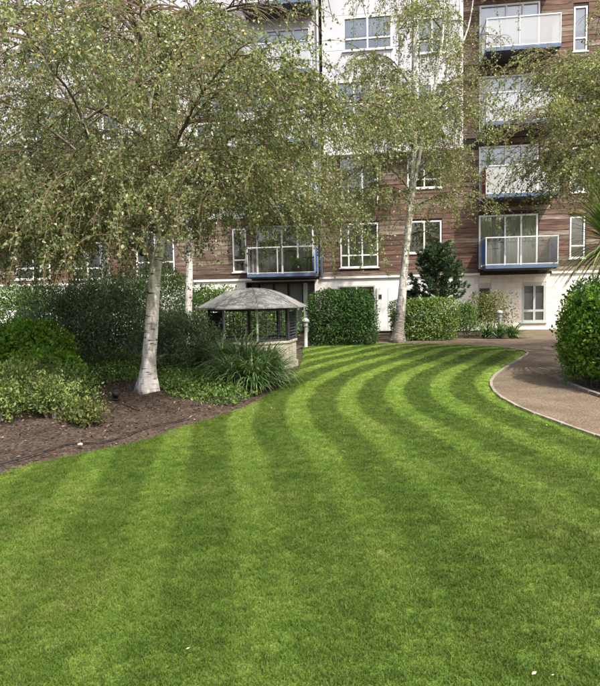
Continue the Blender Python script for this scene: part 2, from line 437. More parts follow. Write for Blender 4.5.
    if instancer:
        tr = n.new('ShaderNodeBsdfTranslucent'); L.new(m2.outputs[2], tr.inputs[0])
        ms = n.new('ShaderNodeMixShader'); ms.inputs[0].default_value = 0.3
        L.new(p.outputs[0], ms.inputs[1]); L.new(tr.outputs[0], ms.inputs[2]); L.new(ms.outputs[0], out.inputs[0])
    else:
        b = n.new('ShaderNodeBump'); b.inputs['Strength'].default_value = 0.7; b.inputs['Distance'].default_value = 0.02
        L.new(n3.outputs[0], b.inputs['Height']); L.new(b.outputs[0], p.inputs['Normal'])
        L.new(p.outputs[0], out.inputs[0])
    return m
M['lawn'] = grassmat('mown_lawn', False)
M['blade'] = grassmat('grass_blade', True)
def gravelmat(name, stops, scale, bump, big):
    m, t, n, L, out = newmat(name)
    geo = n.new('ShaderNodeNewGeometry')
    v = n.new('ShaderNodeTexVoronoi'); v.inputs['Scale'].default_value = scale
    L.new(geo.outputs['Position'], v.inputs['Vector'])
    nz = n.new('ShaderNodeTexNoise'); nz.inputs['Scale'].default_value = big; nz.inputs['Detail'].default_value = 6
    L.new(geo.outputs['Position'], nz.inputs['Vector'])
    sp = n.new('ShaderNodeSeparateColor'); L.new(v.outputs['Color'], sp.inputs[0])
    ma = n.new('ShaderNodeMath'); ma.operation = 'MULTIPLY_ADD'; ma.inputs[1].default_value = 0.45
    h = n.new('ShaderNodeMath'); h.operation = 'MULTIPLY'; h.inputs[1].default_value = 0.55
    L.new(nz.outputs[0], h.inputs[0]); L.new(sp.outputs[0], ma.inputs[0]); L.new(h.outputs[0], ma.inputs[2])
    r = ramp(n, stops); L.new(ma.outputs[0], r.inputs[0])
    p = n.new('ShaderNodeBsdfPrincipled'); p.inputs['Roughness'].default_value = 0.9; p.inputs['Specular IOR Level'].default_value = 0.2
    L.new(r.outputs[0], p.inputs['Base Color'])
    b = n.new('ShaderNodeBump'); b.inputs['Strength'].default_value = bump; b.inputs['Distance'].default_value = 0.02
    L.new(v.outputs['Distance'], b.inputs['Height']); L.new(b.outputs[0], p.inputs['Normal'])
    L.new(p.outputs[0], out.inputs[0])
    return m
M['gravel'] = gravelmat('resin_bound_gravel', [(0.2, (0.062, 0.047, 0.033)), (0.5, (0.128, 0.099, 0.070)), (0.8, (0.225, 0.18, 0.13))], 75, 0.35, 1.6)
M['soil'] = gravelmat('bark_mulch_soil', [(0.2, (0.022, 0.015, 0.011)), (0.5, (0.050, 0.035, 0.026)), (0.8, (0.10, 0.075, 0.056))], 38, 0.8, 2.5)

# ------------------------------------------------------------------ ground, lawn, path, bed
def smooth_line(P, n=8):
    P = [Vector((p[0], p[1])) for p in P]
    out = []
    for i in range(len(P) - 1):
        p0 = P[max(i-1, 0)]; p1 = P[i]; p2 = P[i+1]; p3 = P[min(i+2, len(P)-1)]
        for k in range(n):
            t = k / n
            out.append(0.5 * ((2*p1) + (p2-p0)*t + (2*p0-5*p1+4*p2-p3)*t*t + (3*p1-p0-3*p2+p3)*t**3))
    out.append(P[-1])
    return out
front_px = [(528, 353), (519, 359), (503, 369), (492, 379), (492, 388), (502, 398), (525, 410), (560, 423), (600, 437)]
front = [gnd(*p) for p in front_px]
e = (front[-1] - front[-2]).normalized()
front += [front[-1] + e * 1.0 + Vector((0, -0.15, 0)), front[-1] + e * 2.4 + Vector((0, -0.7, 0)), front[-1] + e * 5.0 + Vector((0, -2.8, 0))]
front = smooth_line(front, 8)
far = smooth_line([gnd(*p) for p in [(302, 347), (340, 345), (380, 343.5), (430, 344), (480, 345.5), (510, 348), (524, 350.5), (528, 353)]], 5)
bed_px = [(-60, 480), (0, 469), (50, 460), (100, 450), (150, 437), (190, 424), (225, 413), (250, 404), (272, 391), (289, 379), (299, 366), (303, 356), (302, 347)]
bedl = [gnd(*p) for p in bed_px]
bed_edge = smooth_line([Vector((-11.5, 3.2))] + bedl, 6)
loop = [(p.x, p.y) for p in bed_edge[:-1]] + [(p.x, p.y) for p in far[:-1]] + [(p.x, p.y) for p in front]
loop += [(loop[-1][0], -9), (-11.5, -9)]
LP = np.array(loop)
def inside(P, poly):
    x, y = P[:, 0], P[:, 1]
    c = np.zeros(len(P), bool)
    n = len(poly)
    for i in range(n):
        x1, y1 = poly[i]; x2, y2 = poly[(i+1) % n]
        cond = ((y1 > y) != (y2 > y))
        xs = (x2 - x1) * (y - y1) / (y2 - y1 + 1e-12) + x1
        c ^= cond & (x < xs)
    return c
def seg_dist(P, line, closed=False):
    best = np.full(len(P), 1e9); bp = np.zeros_like(P)
    n = len(line)
    for i in range(n if closed else n - 1):
        a = np.array(line[i][:2], float); b = np.array(line[(i+1) % n][:2], float)
        d = b - a; l2 = d @ d + 1e-12
        t = np.clip(((P - a) @ d) / l2, 0, 1)
        q = a + t[:, None] * d
        D = np.hypot(*(P - q).T)
        k = D < best
        best[k] = D[k]; bp[k] = q[k]
    return best, bp
def grid_sheet(poly, cell, z):
    x0, y0 = poly.min(0) - cell; x1, y1 = poly.max(0) + cell
    nx = int((x1 - x0) / cell) + 1; ny = int((y1 - y0) / cell) + 1
    cx = x0 + (np.arange(nx) + 0.5) * cell; cy = y0 + (np.arange(ny) + 0.5) * cell
    CX, CY = np.meshgrid(cx, cy, indexing='ij')
    ins = inside(np.c_[CX.ravel(), CY.ravel()], poly).reshape(nx, ny)
    use = np.zeros((nx+1, ny+1), int)
    for dx in (0, 1):
        for dy in (0, 1):
            use[dx:dx+nx, dy:dy+ny] += ins
    idx = -np.ones((nx+1, ny+1), int)
    sel = use > 0
    idx[sel] = np.arange(sel.sum())
    VX, VY = np.meshgrid(x0 + np.arange(nx+1) * cell, y0 + np.arange(ny+1) * cell, indexing='ij')
    V = np.c_[VX[sel], VY[sel]]
    bd = use[sel] < 4
    _, q = seg_dist(V[bd], poly, True)
    V[bd] = q
    I, J = np.nonzero(ins)
    F = np.c_[idx[I, J], idx[I+1, J], idx[I+1, J+1], idx[I, J+1]]
    return V, F, bd
def np_mesh(name, V, F, k):
    """mesh from numpy: V (n,3), F (m,k)"""
    me = bpy.data.meshes.new(name)
    me.vertices.add(len(V)); me.vertices.foreach_set('co', np.ascontiguousarray(V, np.float32).ravel())
    me.loops.add(F.size); me.loops.foreach_set('vertex_index', np.ascontiguousarray(F, np.int32).ravel())
    me.polygons.add(len(F)); me.polygons.foreach_set('loop_start', np.arange(len(F), dtype=np.int32) * k)
    me.update(calc_edges=True)
    return me
def fattr(me, name, arr):
    a = me.attributes.new(name, 'FLOAT', 'POINT')
    a.data.foreach_set('value', np.ascontiguousarray(arr, np.float32))

g = MB().quad((-900, -900, -0.06), (900, -900, -0.06), (900, 900, -0.06), (-900, 900, -0.06)).build('ground', M['soil'])
tag(g, 'brown soil ground under the whole garden', 'ground', kind='structure')

V, F, bd = grid_sheet(LP, 0.12, 0)
pd, _ = seg_dist(V, front)
rs = np.random.RandomState(4)
zl = 0.02 + 0.012 * np.sin(V[:, 0] * 1.3 + 0.4) * np.cos(V[:, 1] * 0.9)
zl[bd] = -0.03
V[bd] += rs.normal(0, 0.011, (int(bd.sum()), 2))
me = np_mesh('lawn', np.c_[V, zl], F, 4)
fattr(me, 'path_distance', pd)
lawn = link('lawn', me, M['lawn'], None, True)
tag(lawn, 'green lawn mown in curved light and dark stripes', 'lawn', kind='structure')

# grass blades standing on the lawn, denser close to the viewer
dist = np.hypot(V[:, 0], V[:, 1])
lat = np.abs(V[:, 0]) / np.maximum(V[:, 1], 0.1)
dens = np.clip(1100 * (4.0 / np.maximum(dist, 4.0)) ** 1.35, 0, 1100)
dens[(V[:, 1] < 1.6) | (lat > 0.62)] = 0
gm = np_mesh('grass', np.c_[V, zl], F, 4)
fattr(gm, 'path_distance', pd)
fattr(gm, 'density', dens)
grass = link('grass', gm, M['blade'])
tag(grass, 'short mown grass blades covering the striped lawn', 'grass', kind='stuff')
def tuft_mesh(seed):
    r = random.Random(seed)
    b = MB()
    for k in range(34):
        a = r.uniform(0, 6.28); d = 0.055 * math.sqrt(r.random())
        x, y = d*math.cos(a), d*math.sin(a)
        h = r.uniform(0.009, 0.021); w = r.uniform(0.0009, 0.0017); t = r.uniform(0, 6.28)
        lx, ly = r.gauss(0, 0.011), r.gauss(0, 0.011)
        cx, cy = w*math.cos(t), w*math.sin(t)
        n = len(b.v)
        b.v += [(x-cx, y-cy, 0), (x+cx, y+cy, 0), (x+lx*.4-cx*.8, y+ly*.4-cy*.8, h*.6), (x+lx*.4+cx*.8, y+ly*.4+cy*.8, h*.6), (x+lx, y+ly, h)]
        b.f += [(n, n+1, n+3, n+2), (n+2, n+3, n+4)]
    return b.mesh('grass_tuft')
tme = tuft_mesh(1); tme.materials.append(M['blade'])
tuft = bpy.data.objects.new('grass_tuft', tme)
ng = bpy.data.node_groups.new('grow_grass', 'GeometryNodeTree')
ng.interface.new_socket('Geometry', in_out='INPUT', socket_type='NodeSocketGeometry')
ng.interface.new_socket('Geometry', in_out='OUTPUT', socket_type='NodeSocketGeometry')
N = ng.nodes; GL = ng.links
gi = N.new('NodeGroupInput'); go = N.new('NodeGroupOutput')
dp = N.new('GeometryNodeDistributePointsOnFaces')
na = N.new('GeometryNodeInputNamedAttribute'); na.data_type = 'FLOAT'; na.inputs[0].default_value = 'density'
ob = N.new('GeometryNodeObjectInfo'); ob.inputs[0].default_value = tuft
ip = N.new('GeometryNodeInstanceOnPoints')
rv = N.new('FunctionNodeRandomValue'); rv.data_type = 'FLOAT_VECTOR'; rv.inputs[0].default_value = (-0.15, -0.15, 0); rv.inputs[1].default_value = (0.15, 0.15, 6.283)
rsz = N.new('FunctionNodeRandomValue'); rsz.data_type = 'FLOAT'; rsz.inputs[2].default_value = 0.75; rsz.inputs[3].default_value = 1.3
GL.new(gi.outputs[0], dp.inputs[0])
GL.new(next(s for s in na.outputs if s.enabled), next(s for s in dp.inputs if s.name == 'Density'))
GL.new(dp.outputs['Points'], ip.inputs['Points'])
GL.new(next(s for s in ob.outputs if s.name == 'Geometry'), ip.inputs['Instance'])
GL.new(rv.outputs[0], ip.inputs['Rotation'])
GL.new(next(s for s in rsz.outputs if s.enabled), ip.inputs['Scale'])
GL.new(ip.outputs[0], go.inputs[0])
gmod = grass.modifiers.new('grow', 'NODES'); gmod.node_group = ng

# path: gravel sheet behind and right of the lawn
pl = [gnd(288, 352), gnd(300, 341.5), gnd(380, 339.5), gnd(440, 338.5), gnd(476, 337.5), gnd(520, 338), (9.0, 26.2), (30, 24), (30, -9), (7.0, -9)]
ppoly = [(p[0], p[1]) for p in pl[:-1]] + [(front[-1].x - 0.3, -9)] + [(p.x, p.y) for p in reversed(front)] + [(p.x, p.y) for p in reversed(far)]
pv = [(x, y, -0.012) for x, y in ppoly]
bm = bmesh.new()
fv = [bm.verts.new(p) for p in pv]
es = [bm.edges.new((fv[i], fv[(i+1) % len(fv)])) for i in range(len(fv))]
bmesh.ops.triangle_fill(bm, edges=es, use_beauty=True)
for f_ in bm.faces:
    if f_.normal.z < 0: f_.normal_flip()
pme = bpy.data.meshes.new('path'); bm.to_mesh(pme); bm.free()
path = link('path', pme, M['gravel'])
tag(path, 'brown gravel path curving round the lawn', 'path', kind='structure')
# edging stones between path and lawn
def edging(line, parent, w=0.05, h=0.02, seg=0.62, base=-0.05):
    P = [Vector((p[0], p[1], 0)) for p in line]
    L = [0.0]
    for i in range(1, len(P)): L.append(L[-1] + (P[i]-P[i-1]).length)
    def at(s):
        for i in range(1, len(P)):
            if L[i] >= s:
                t = (s - L[i-1]) / max(L[i]-L[i-1], 1e-9)
                return P[i-1].lerp(P[i], t)
        return P[-1]
    s = 0.0
    rr = random.Random(3)
    while s < L[-1] - 0.1:
        a = at(s + 0.006); b = at(min(s + seg - 0.006, L[-1]))
        d = (b - a); ln = d.length
        if ln < 0.05: break
        o = MB().box(0, ln, -w/2, w/2, base, h + rr.uniform(-0.004, 0.004)).build('edging_stone', M['edging'], parent, bevel=0.006)
        o.location = (a.x, a.y, 0); o.rotation_euler = (0, 0, math.atan2(d.y, d.x))
        s += seg
edging(front[:-9], path)
edging(far, path, 0.05, 0.016, 0.8)

# planting bed: uneven mulch left of the lawn
bpoly = np.array([(p.x - 0.02, p.y) for p in bed_edge] + [(-1.0, 20.3), (-3, 23.5), (-16, 23.5), (-16, 3.2)])
BV, BF, bb = grid_sheet(bpoly, 0.16, 0)
def bumps(x, y):
    return 0.03*np.sin(x*2.3+1)*np.cos(y*1.9) + 0.02*np.sin(x*5.1+y*3.3) + 0.015*np.sin(y*7.7-x*4.0)
dl, _ = seg_dist(BV, bed_edge)
bz = np.minimum(dl, 2.0) * 0.05 + bumps(BV[:, 0], BV[:, 1]) * np.clip(dl*2, 0.15, 1) + rs.uniform(-.008, .008, len(BV))
bz[bb] = -0.045
bz[(dl < 0.35) & ~bb] -= 0.03
def bed_z(x, y):
    d, _ = seg_dist(np.array([[x, y]]), bed_edge)
    return float(min(d[0], 2.0) * 0.05 + bumps(x, y) * min(max(d[0]*2, .15), 1))
bed = link('planting_bed', np_mesh('planting_bed', np.c_[BV, bz], BF, 4), M['soil'], None, True)
tag(bed, 'brown bark mulch planting bed left of the lawn', 'planting bed', kind='structure')
def shards(name, P, size, mat, label, cat, kind='stuff', flat=0.35, seed=1, lz=0.6):
    r = np.random.RandomState(seed)
    n = len(P)
    yaw = r.uniform(0, 2*np.pi, n); tilt = r.normal(0, flat, (n, 2))
    ln = size * r.uniform(0.5, 1.4, n); wd = ln * r.uniform(0.25, lz, n)
    ax = np.c_[np.cos(yaw), np.sin(yaw), tilt[:, 0]] * ln[:, None]
    bx = np.c_[-np.sin(yaw), np.cos(yaw), tilt[:, 1]] * wd[:, None]
    V = np.stack([P - ax, P - bx, P + ax, P + bx], 1).reshape(-1, 3)
    F = np.arange(4*n).reshape(n, 4)
    me = np_mesh(name, V, F, 4)
    fattr(me, 'rnd', np.repeat(r.uniform(0, 1, n), 4))
    o = link(name, me, mat)
    return tag(o, label, cat, kind=kind)
k = rs.randint(0, len(BF), 52000)
cen = BV[BF[k]].mean(1) + rs.uniform(-.08, .08, (len(k), 2))
czz = bz[BF[k]].mean(1)
keep = (np.hypot(cen[:, 0], cen[:, 1]) < 14) & (dl[BF[k, 0]] > 0.05)
shards('bark_mulch', np.c_[cen[keep], czz[keep] + 0.014], 0.021, M['chip'], 'loose brown bark chips over the planting bed', 'bark mulch', flat=0.4)

# ------------------------------------------------------------------ the apartment building
rb = random.Random(11)
B = empty('apartment_building', FO, -R(FA))
tag(B, 'apartment block with timber cladding, pale upper panels and glass balconies behind the garden', 'building')
Z0, ST = 2.5, 2.8
TOP = Z0 + ST * 5.4
def rect(x0, x1, y0, y1):
    u0, z1 = fac(x0, y0); u1, z0 = fac(x1, y1)
    return [u0, u1, z0, z1]
openings = []      # (u0,u1,z0,z1)
def opening(r):
    openings.append(tuple(r)); return r
def window(r, mullions, transom=None, frame='white_frame', off=0.06, curtain=None, name='window', fw=0.06, sill=True, recess=0.05):
    """a framed window set in the opening r; frame is the part, panes and sill are its sub-parts"""
    u0, u1, z0, z1 = r
    m = MB()
    y0, y1 = recess - off, recess + 0.05
    m.box(u0, u1, y0, y1, z1-fw, z1).box(u0, u1, y0, y1, z0, z0+fw)
    m.box(u0, u0+fw, y0, y1, z0+fw, z1-fw).box(u1-fw, u1, y0, y1, z0+fw, z1-fw)
    us = [u0+fw] + [u0 + (u1-u0)*q for q in mullions] + [u1-fw]
    hw = fw * 0.5
    for q in us[1:-1]:
        m.box(q-hw, q+hw, y0+0.004, y1, z0+fw, z1-fw)
    zs = [z0+fw, z1-fw]
    if transom is not None:
        zt = z0 + (z1-z0)*transom
        zs = [z0+fw, zt, z1-fw]
        for a, b in zip(us[:-1], us[1:]):
            m.box(a + (0 if a == us[0] else hw), b - (0 if b == us[-1] else hw), y0+0.004, y1, zt-hw, zt+hw)
    o = m.build(name, M[frame], B)
    for i, (a, b) in enumerate(zip(us[:-1], us[1:])):
        for c, d in zip(zs[:-1], zs[1:]):
            p = MB().box(a, b, recess+0.008, recess+0.020, c, d).build('pane', M['pane'], o)
            p.rotation_euler = (0, 0, 0)
    if sill:
        MB().box(u0-0.05, u1+0.05, -0.075, recess+0.04, z0-0.05, z0-0.003).build('sill', M[frame], o)
    if curtain:
        for (fa, fb, drop, cm) in curtain:
            a, b = u0 + (u1-u0)*fa, u0 + (u1-u0)*fb
            n = max(8, int((b-a)/0.03))
            cm_ = MB()
            pts = [(a + (b-a)*k/n, recess + 0.16 + (0.025*math.sin(k*1.9) if cm == 'curtain' else 0)) for k in range(n+1)]
            zb = z1 - (z1-z0)*drop
            for (p, q) in zip(pts[:-1], pts[1:]):
                cm_.quad((p[0], p[1], zb), (q[0], q[1], zb), (q[0], q[1], z1), (p[0], p[1], z1))
            cm_.build('curtain' if cm == 'curtain' else 'blind', M[cm], o)
    return o
# --- windows measured on the facade
def win(px, mull, tr=None, **kw):
    r = opening(rect(*px)); window(r, mull, tr, **kw); return r
win((340, 378.5, 224, 267), [0.22, 0.58], 0.28, curtain=[(0.0, 1.0, 0.95, 'blind')])
win((340, 378.5, 157, 203), [0.22, 0.58], 0.28, curtain=[(0.0, 0.35, 1.0, 'curtain')])
win((407, 441.5, 221.5, 252.5), [0.5], None, curtain=[(0, 0.15, 1.0, 'curtain')])
win((407, 441.5, 154, 187.5), [0.5], 0.25, curtain=[(0.5, 1.0, 0.8, 'blind')])
win((232, 247, 229, 272), [], 0.28)
for k, (a, b, c, d) in enumerate([(570, 584.5, 217, 258), (570, 584.5, 148, 192), (572, 586, 78, 121), (574, 587, 7, 51)]):
    win((a, b, c, d), [], 0.3, curtain=[(0, 1, 0.5, 'blind')] if k % 2 else None)
win((14, 51, 243, 279), [0.5], 0.3, curtain=[(0, 0.4, 1, 'curtain')])
win((72, 102, 243, 279), [0.5], 0.3)
win((25, 47, 179, 203), [0.5], None, curtain=[(0, 1, 0.6, 'blind')])
win((75, 93, 179, 203), [0.5], None, curtain=[(0, 1, 0.7, 'blind')])
win((135, 175, 232, 275), [0.5], 0.3)
for (a, b, c, d) in [(20, 60, 112, 138), (85, 120, 112, 138), (20, 60, 40, 70), (85, 120, 40, 70), (140, 180, 165, 205), (140, 180, 95, 135), (195, 228, 95, 135), (140, 180, 25, 65), (195, 228, 25, 65)]:
    win((a, b, c, d), [0.5], 0.3, curtain=[(0, 1, rb.uniform(.3, .9), 'blind')])
# ground floor
win((338, 375.5, 286, 325), [0.5], None, frame='grey_frame')
win((522, 545.5, 284, 322), [0.52], 0.30, frame='grey_frame', fw=0.09, curtain=[(0, 1, 1, 'blind')])
win((478, 491, 287, 316), [], None, frame='grey_frame')
win((403, 419, 289, 318), [], None, frame='grey_frame')
# undercroft below the left balcony column
ru0, _ = fac(246, 300); ru1, _ = fac(315, 300)
under = opening([ru0, ru1, 0.0, 2.3])
m = MB()
m.box(ru0, ru1, 1.3, 1.35, 0, 2.3)
m.build('undercroft_screen', M['grey_frame'], B)
for q in (0.12, 0.34, 0.56, 0.78):
    u = ru0 + (ru1-ru0)*q
    MB().box(u-0.04, u+0.04, 1.22, 1.29, 0, 2.3).build('screen_post', M['darkmetal'], B)
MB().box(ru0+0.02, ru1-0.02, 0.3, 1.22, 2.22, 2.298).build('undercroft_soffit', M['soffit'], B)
MB().box(ru1-0.52, ru1-0.34, 0.02, 0.2, 0, 2.22).build('undercroft_post', M['grey_frame'], B)

# --- balconies
def balcony(u0, u1, zb, depth, side=None, door=(0.04, 0.9), curt=None, drop_last=False, midposts=(0.45,)):
    sl = MB()
    sl.box(u0, u1, -depth, -0.005, zb + 0.05, zb + 0.19)
    o = sl.build('balcony', M['steel'], B, bevel=0.008)
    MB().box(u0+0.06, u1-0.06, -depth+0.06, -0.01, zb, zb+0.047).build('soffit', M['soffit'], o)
    zf = zb + 0.19; zt = zf + 1.1
    p = 0.04
    posts = [u0+p/2+.004] + [u0 + (u1-u0)*q for q in midposts] + [u1-p/2-.004]
    for u in posts:
        MB().box(u-p/2, u+p/2, -depth+0.01, -depth+0.05, zf, zt).build('post', M['alu'], o)
    for u in (posts[0], posts[-1]):
        MB().box(u-p/2, u+p/2, -0.06, -0.02, zf, zt).build('post', M['alu'], o)
    MB().box(u0, u1, -depth+0.0, -depth+0.06, zt, zt+0.045).build('handrail', M['alu'], o)
    for u in (posts[0], posts[-1]):
        MB().box(u-0.03, u+0.03, -depth+0.062, -0.02, zt+0.002, zt+0.043).build('side_rail', M['alu'], o)
    for a, b in zip(posts[:-1], posts[1:]):
        MB().box(a+p/2+.005, b-p/2-.005, -depth+0.024, -depth+0.036, zf+0.06, zt-0.02).build('glass_panel', M['frost'] if zb > 4.5 else M['bglass'], o)
    for i, u in enumerate((posts[0], posts[-1])):
        mat = M['frost'] if zb > 4.5 else M['bglass']
        if side and side[i]: mat = M[side[i]]
        MB().box(u-0.008, u+0.008, -depth+0.06, -0.07, zf+0.06, zt-0.02).build('side_panel', mat, o)
    MB().box(u0+0.05, u1-0.05, -depth+0.015, -depth+0.045, zf+0.02, zf+0.055).build('bottom_rail', M['alu'], o)
    # glazed door set behind
    d0 = u0 + (u1-u0)*door[0]; d1 = u0 + (u1-u0)*door[1]
    r = opening([d0, d1, zb+0.10, zb+2.36])
    window(r, [0.45, 0.72] if not drop_last else [0.3, 0.7], 0.62 if drop_last else None, curtain=curt, name='balcony_door', fw=0.075, sill=False)
    return o
lu0, _ = fac(247, 270, -1.2); lu1, _ = fac(315.5, 270, -1.2)
ru0b, _ = fac(485.5, 270, -1.2); ru1b, _ = fac(558.5, 270, -1.2)
LZ = 2.42
for k in range(5):
    balcony(lu0, lu1, LZ + ST*k, 1.2, side=[None, ('blue' if k == 0 else None)], door=(0.06, 0.94),
            curt=[(0.74, 1.0, 1.0, 'curtain')] if k == 0 else [(0, 1, rb.uniform(.4, .9), 'blind')])
sides = [('blue', 'blue'), ('red', None), (None, None), (None, None), (None, None)]
for k in range(5):
    cu = [(0.02, 0.43, 1.0, 'curtain'), (0.5, 0.98, 1.0, 'curtain')] if k == 0 else [(0, 0.45, 1.0, 'curtain'), (0.45, 1.0, 0.75 + 0.2*(k % 2), 'blind')]
    balcony(ru0b, ru1b, 2.53 + (ST+0.06)*k, 1.2, side=sides[k], door=(-0.03, 0.82), curt=cu)

# --- wall shell with true openings
U0, U1 = -21.0, 19.0
bay_u0, _ = fac(323, 100, -0.35); bay_u1, _ = fac(463, 100, -0.35)
BAYZ = fac(400, 150, -0.35)[1]
def shell(name, mat, u0, u1, z0, z1, y0=0.0, y1=0.28, ops=None):
    ops = openings if ops is None else ops
    ops = [o for o in ops if o[0] < u1 and o[1] > u0 and o[2] < z1 and o[3] > z0]
    zc = sorted(set([z0, z1] + [min(max(v, z0), z1) for o in ops for v in (o[2], o[3])]))
    m = MB()
    for a, b in zip(zc[:-1], zc[1:]):
        if b - a < 1e-4: continue
        mid = (a+b)/2
        blk = sorted((max(o[0], u0), min(o[1], u1)) for o in ops if o[2] < mid < o[3])
        u = u0
        for (p, q) in blk:
            if p > u + 1e-4: m.box(u, p, y0, y1, a, b)
            u = max(u, q)
        if u < u1 - 1e-4: m.box(u, u1, y0, y1, a, b)
    return m.build(name, mat, B)
GZ = 2.36
uL, _ = fac(110, 200); uP, _ = fac(321, 200); uBl, _ = fac(474, 310); u240, _ = fac(243, 250)
shell('ground_floor_wall', M['render'], U0, uBl, 0, GZ)
shell('ground_floor_wall', M['joint'], uBl, U1, 0, GZ)
zpan = fac(180, 221)[1]
shell('upper_wall', M['backing'], U0, U1, GZ, TOP)
# --- pale stone blocks of the right ground floor
bh, bw = 0.225, 0.45
def clip_segments(u0, u1, z0, z1, gap=0.0):
    segs = [(u0, u1)]
    for o in openings:
        if o[2] < z1 - 0.01 and o[3] > z0 + 0.01:
            ns = []
            for (a, b) in segs:
                if o[1] <= a or o[0] >= b: ns.append((a, b)); continue
                if o[0] - gap > a: ns.append((a, o[0] - gap))
                if o[1] + gap < b: ns.append((o[1] + gap, b))
            segs = ns
    return [s for s in segs if s[1] - s[0] > 0.05]
row = 0; z = 0.0
uEnd, _ = fac(606, 300)
nb = 0
while z < GZ - 0.05:
    zt = min(z + bh, GZ)
    u = uBl - (bw/2 if row % 2 else 0)
    while u < uEnd:
        a, b = max(u, uBl), min(u + bw, uEnd)
        for (s0, s1) in clip_segments(a, b, z, zt):
            MB().box(s0+0.004, s1-0.004, -0.012 + rb.uniform(-.003, .003), 0.05, z+0.004, zt-0.004).build('stone_block', M['block'], B); nb += 1
        u += bw
    z += bh; row += 1
MB().box(uEnd+0.01, U1, -0.01, -0.002, 0, GZ).build('plain_wall_facing', M['block'], B)
# --- ledge between ground floor and cladding
for (a, b) in [(U0, lu0-0.05), (lu1+0.05, ru0b-0.05), (ru1b+0.05, U1)]:
    MB().box(a, b, -0.07, -0.001, GZ+0.002, GZ+0.10).build('ledge', M['render'], B)
# --- timber boards
CH = 0.215
boards = []
def board_region(u0, u1, z0, z1):
    z = z0
    while z < z1 - 0.08:
        zt = min(z + CH, z1)
        for (a, b) in clip_segments(u0, u1, z, zt, 0.03):
            u = a
            while u < b - 0.02:
                l = rb.uniform(2.2, 4.2)
                e = u + l if b - (u + l) > 0.8 else b
                e = min(e, b)
                boards.append((u, e, z, zt))
                u = e
        z = zt
BZ0 = GZ + 0.105
board_region(uP+0.05, ru0b-0.02 - 0.0, BZ0, BAYZ-0.06)          # middle
board_region(ru0b-0.01, U1-5.2, BZ0, Z0+ST*2)                    # right, two storeys
board_region(bay_u1+0.03, U1-5.2, Z0+ST*2+0.002, Z0+ST*4)        # right, upper storeys
board_region(U0+5.5, lu1+0.1, BZ0, zpan-0.03)                    # left, first floor
board_region(U0+5.5, uL-0.06, zpan, Z0+ST*2)                     # far left, second floor
def vis(b):
    w = b[1]-b[0]
    return w * (2.0 if b[0] > -2 else 0.7) * (1.0 if b[2] < 8.2 else 0.6)
boards.sort(key=vis, reverse=True)
restm = MB()
for i, (a, b, z0, z1) in enumerate(boards):
    y = -0.032 + rb.uniform(-0.010, 0.010)
    if i < 295:
        o = MB().box(-(b-a)/2+0.003, (b-a)/2-0.003, y, -0.002, -(z1-z0)/2+0.008, (z1-z0)/2-0.008).build('board', M['wood'], B)
        o.location = ((a+b)/2, 0, (z0+z1)/2)
    else:
        restm.box(a+0.003, b-0.003, y, -0.002, z0+0.005, z1-0.005)
if restm.v:
    tag(restm.build('board_rows', M['wood'], B), kind='stuff')
# --- pale panels: left upper facade, and behind the left balconies
def panels(u0, u1, z0, z1, pw, ph, y=-0.03, name='cladding_panel', yb=-0.002):
    nu = max(1, round((u1-u0)/pw)); nz = max(1, round((z1-z0)/ph))
    for j in range(nz):
        for i in range(nu):
            a = u0+(u1-u0)*i/nu; b = u0+(u1-u0)*(i+1)/nu; c = z0+(z1-z0)*j/nz; d = z0+(z1-z0)*(j+1)/nz
            # cut by openings
            cells = [(a, b, c, d)]
            for o in openings:
                nc = []
                for (p, q, r_, s) in cells:
                    if o[1] <= p or o[0] >= q or o[3] <= r_ or o[2] >= s: nc.append((p, q, r_, s)); continue
                    o0, o1, o2, o3 = max(o[0], p), min(o[1], q), max(o[2], r_), min(o[3], s)
                    if o2 > r_: nc.append((p, q, r_, o2))
                    if o3 < s: nc.append((p, q, o3, s))
                    if o0 > p: nc.append((p, o0, o2, o3))
                    if o1 < q: nc.append((o1, q, o2, o3))
                cells = nc
            m = MB()
            for (p, q, r_, s) in cells:
                if q-p > 0.03 and s-r_ > 0.03:
                    m.box(p+(0.006 if p == a else 0), q-(0.006 if q == b else 0), y, yb, r_+(0.006 if r_ == c else 0), s-(0.006 if s == d else 0))
            if m.v: m.build(name, M['palepanel'], B)
panels(uL-0.05, lu1+0.1, zpan, TOP, 1.5, 1.4)
panels(U0+5.5, uL-0.06, Z0+ST*2+0.01, TOP, 1.5, 1.4)
# --- projecting pale bay, middle
baywins = []
bay_y = -0.35
def brect(x0, x1, y0, y1):
    u0, z1 = fac(x0, y0, bay_y); u1, z0 = fac(x1, y1, bay_y)
    return [u0, u1, z0, z1]
keep_open = list(openings)
openings.clear()
bay_list = [brect(336, 372, 82, 116), brect(417, 447, 84, 118), brect(343, 392, 18, 48), brect(417, 447, 18, 52), brect(336, 372, -50, -14), brect(417, 447, -50, -14)]
for r in bay_list: opening(r)
shell('bay_wall', M['render'], bay_u0+0.02, bay_u1-0.02, BAYZ+0.02, TOP, bay_y+0.04, bay_y+0.2)
panels(bay_u0+0.06, bay_u1-0.14, BAYZ, TOP, 1.45, 1.4, bay_y, 'cladding_panel', bay_y+0.036)
for i, r in enumerate(bay_list):
    o = window(r, [0.5], 0.35, recess=0.05, curtain=[(0, 1, 0.3 + 0.5*((i*37) % 10)/10, 'blind')])
    o.location = (0, bay_y, 0)
openings.clear(); openings.extend(keep_open)
MB().box(bay_u0, bay_u0+0.055, bay_y-0.02, -0.001, BAYZ, TOP).build('bay_trim', M['white_frame'], B)
MB().box(bay_u1-0.135, bay_u1, bay_y-0.02, -0.001, BAYZ, TOP).build('bay_trim', M['white_frame'], B)
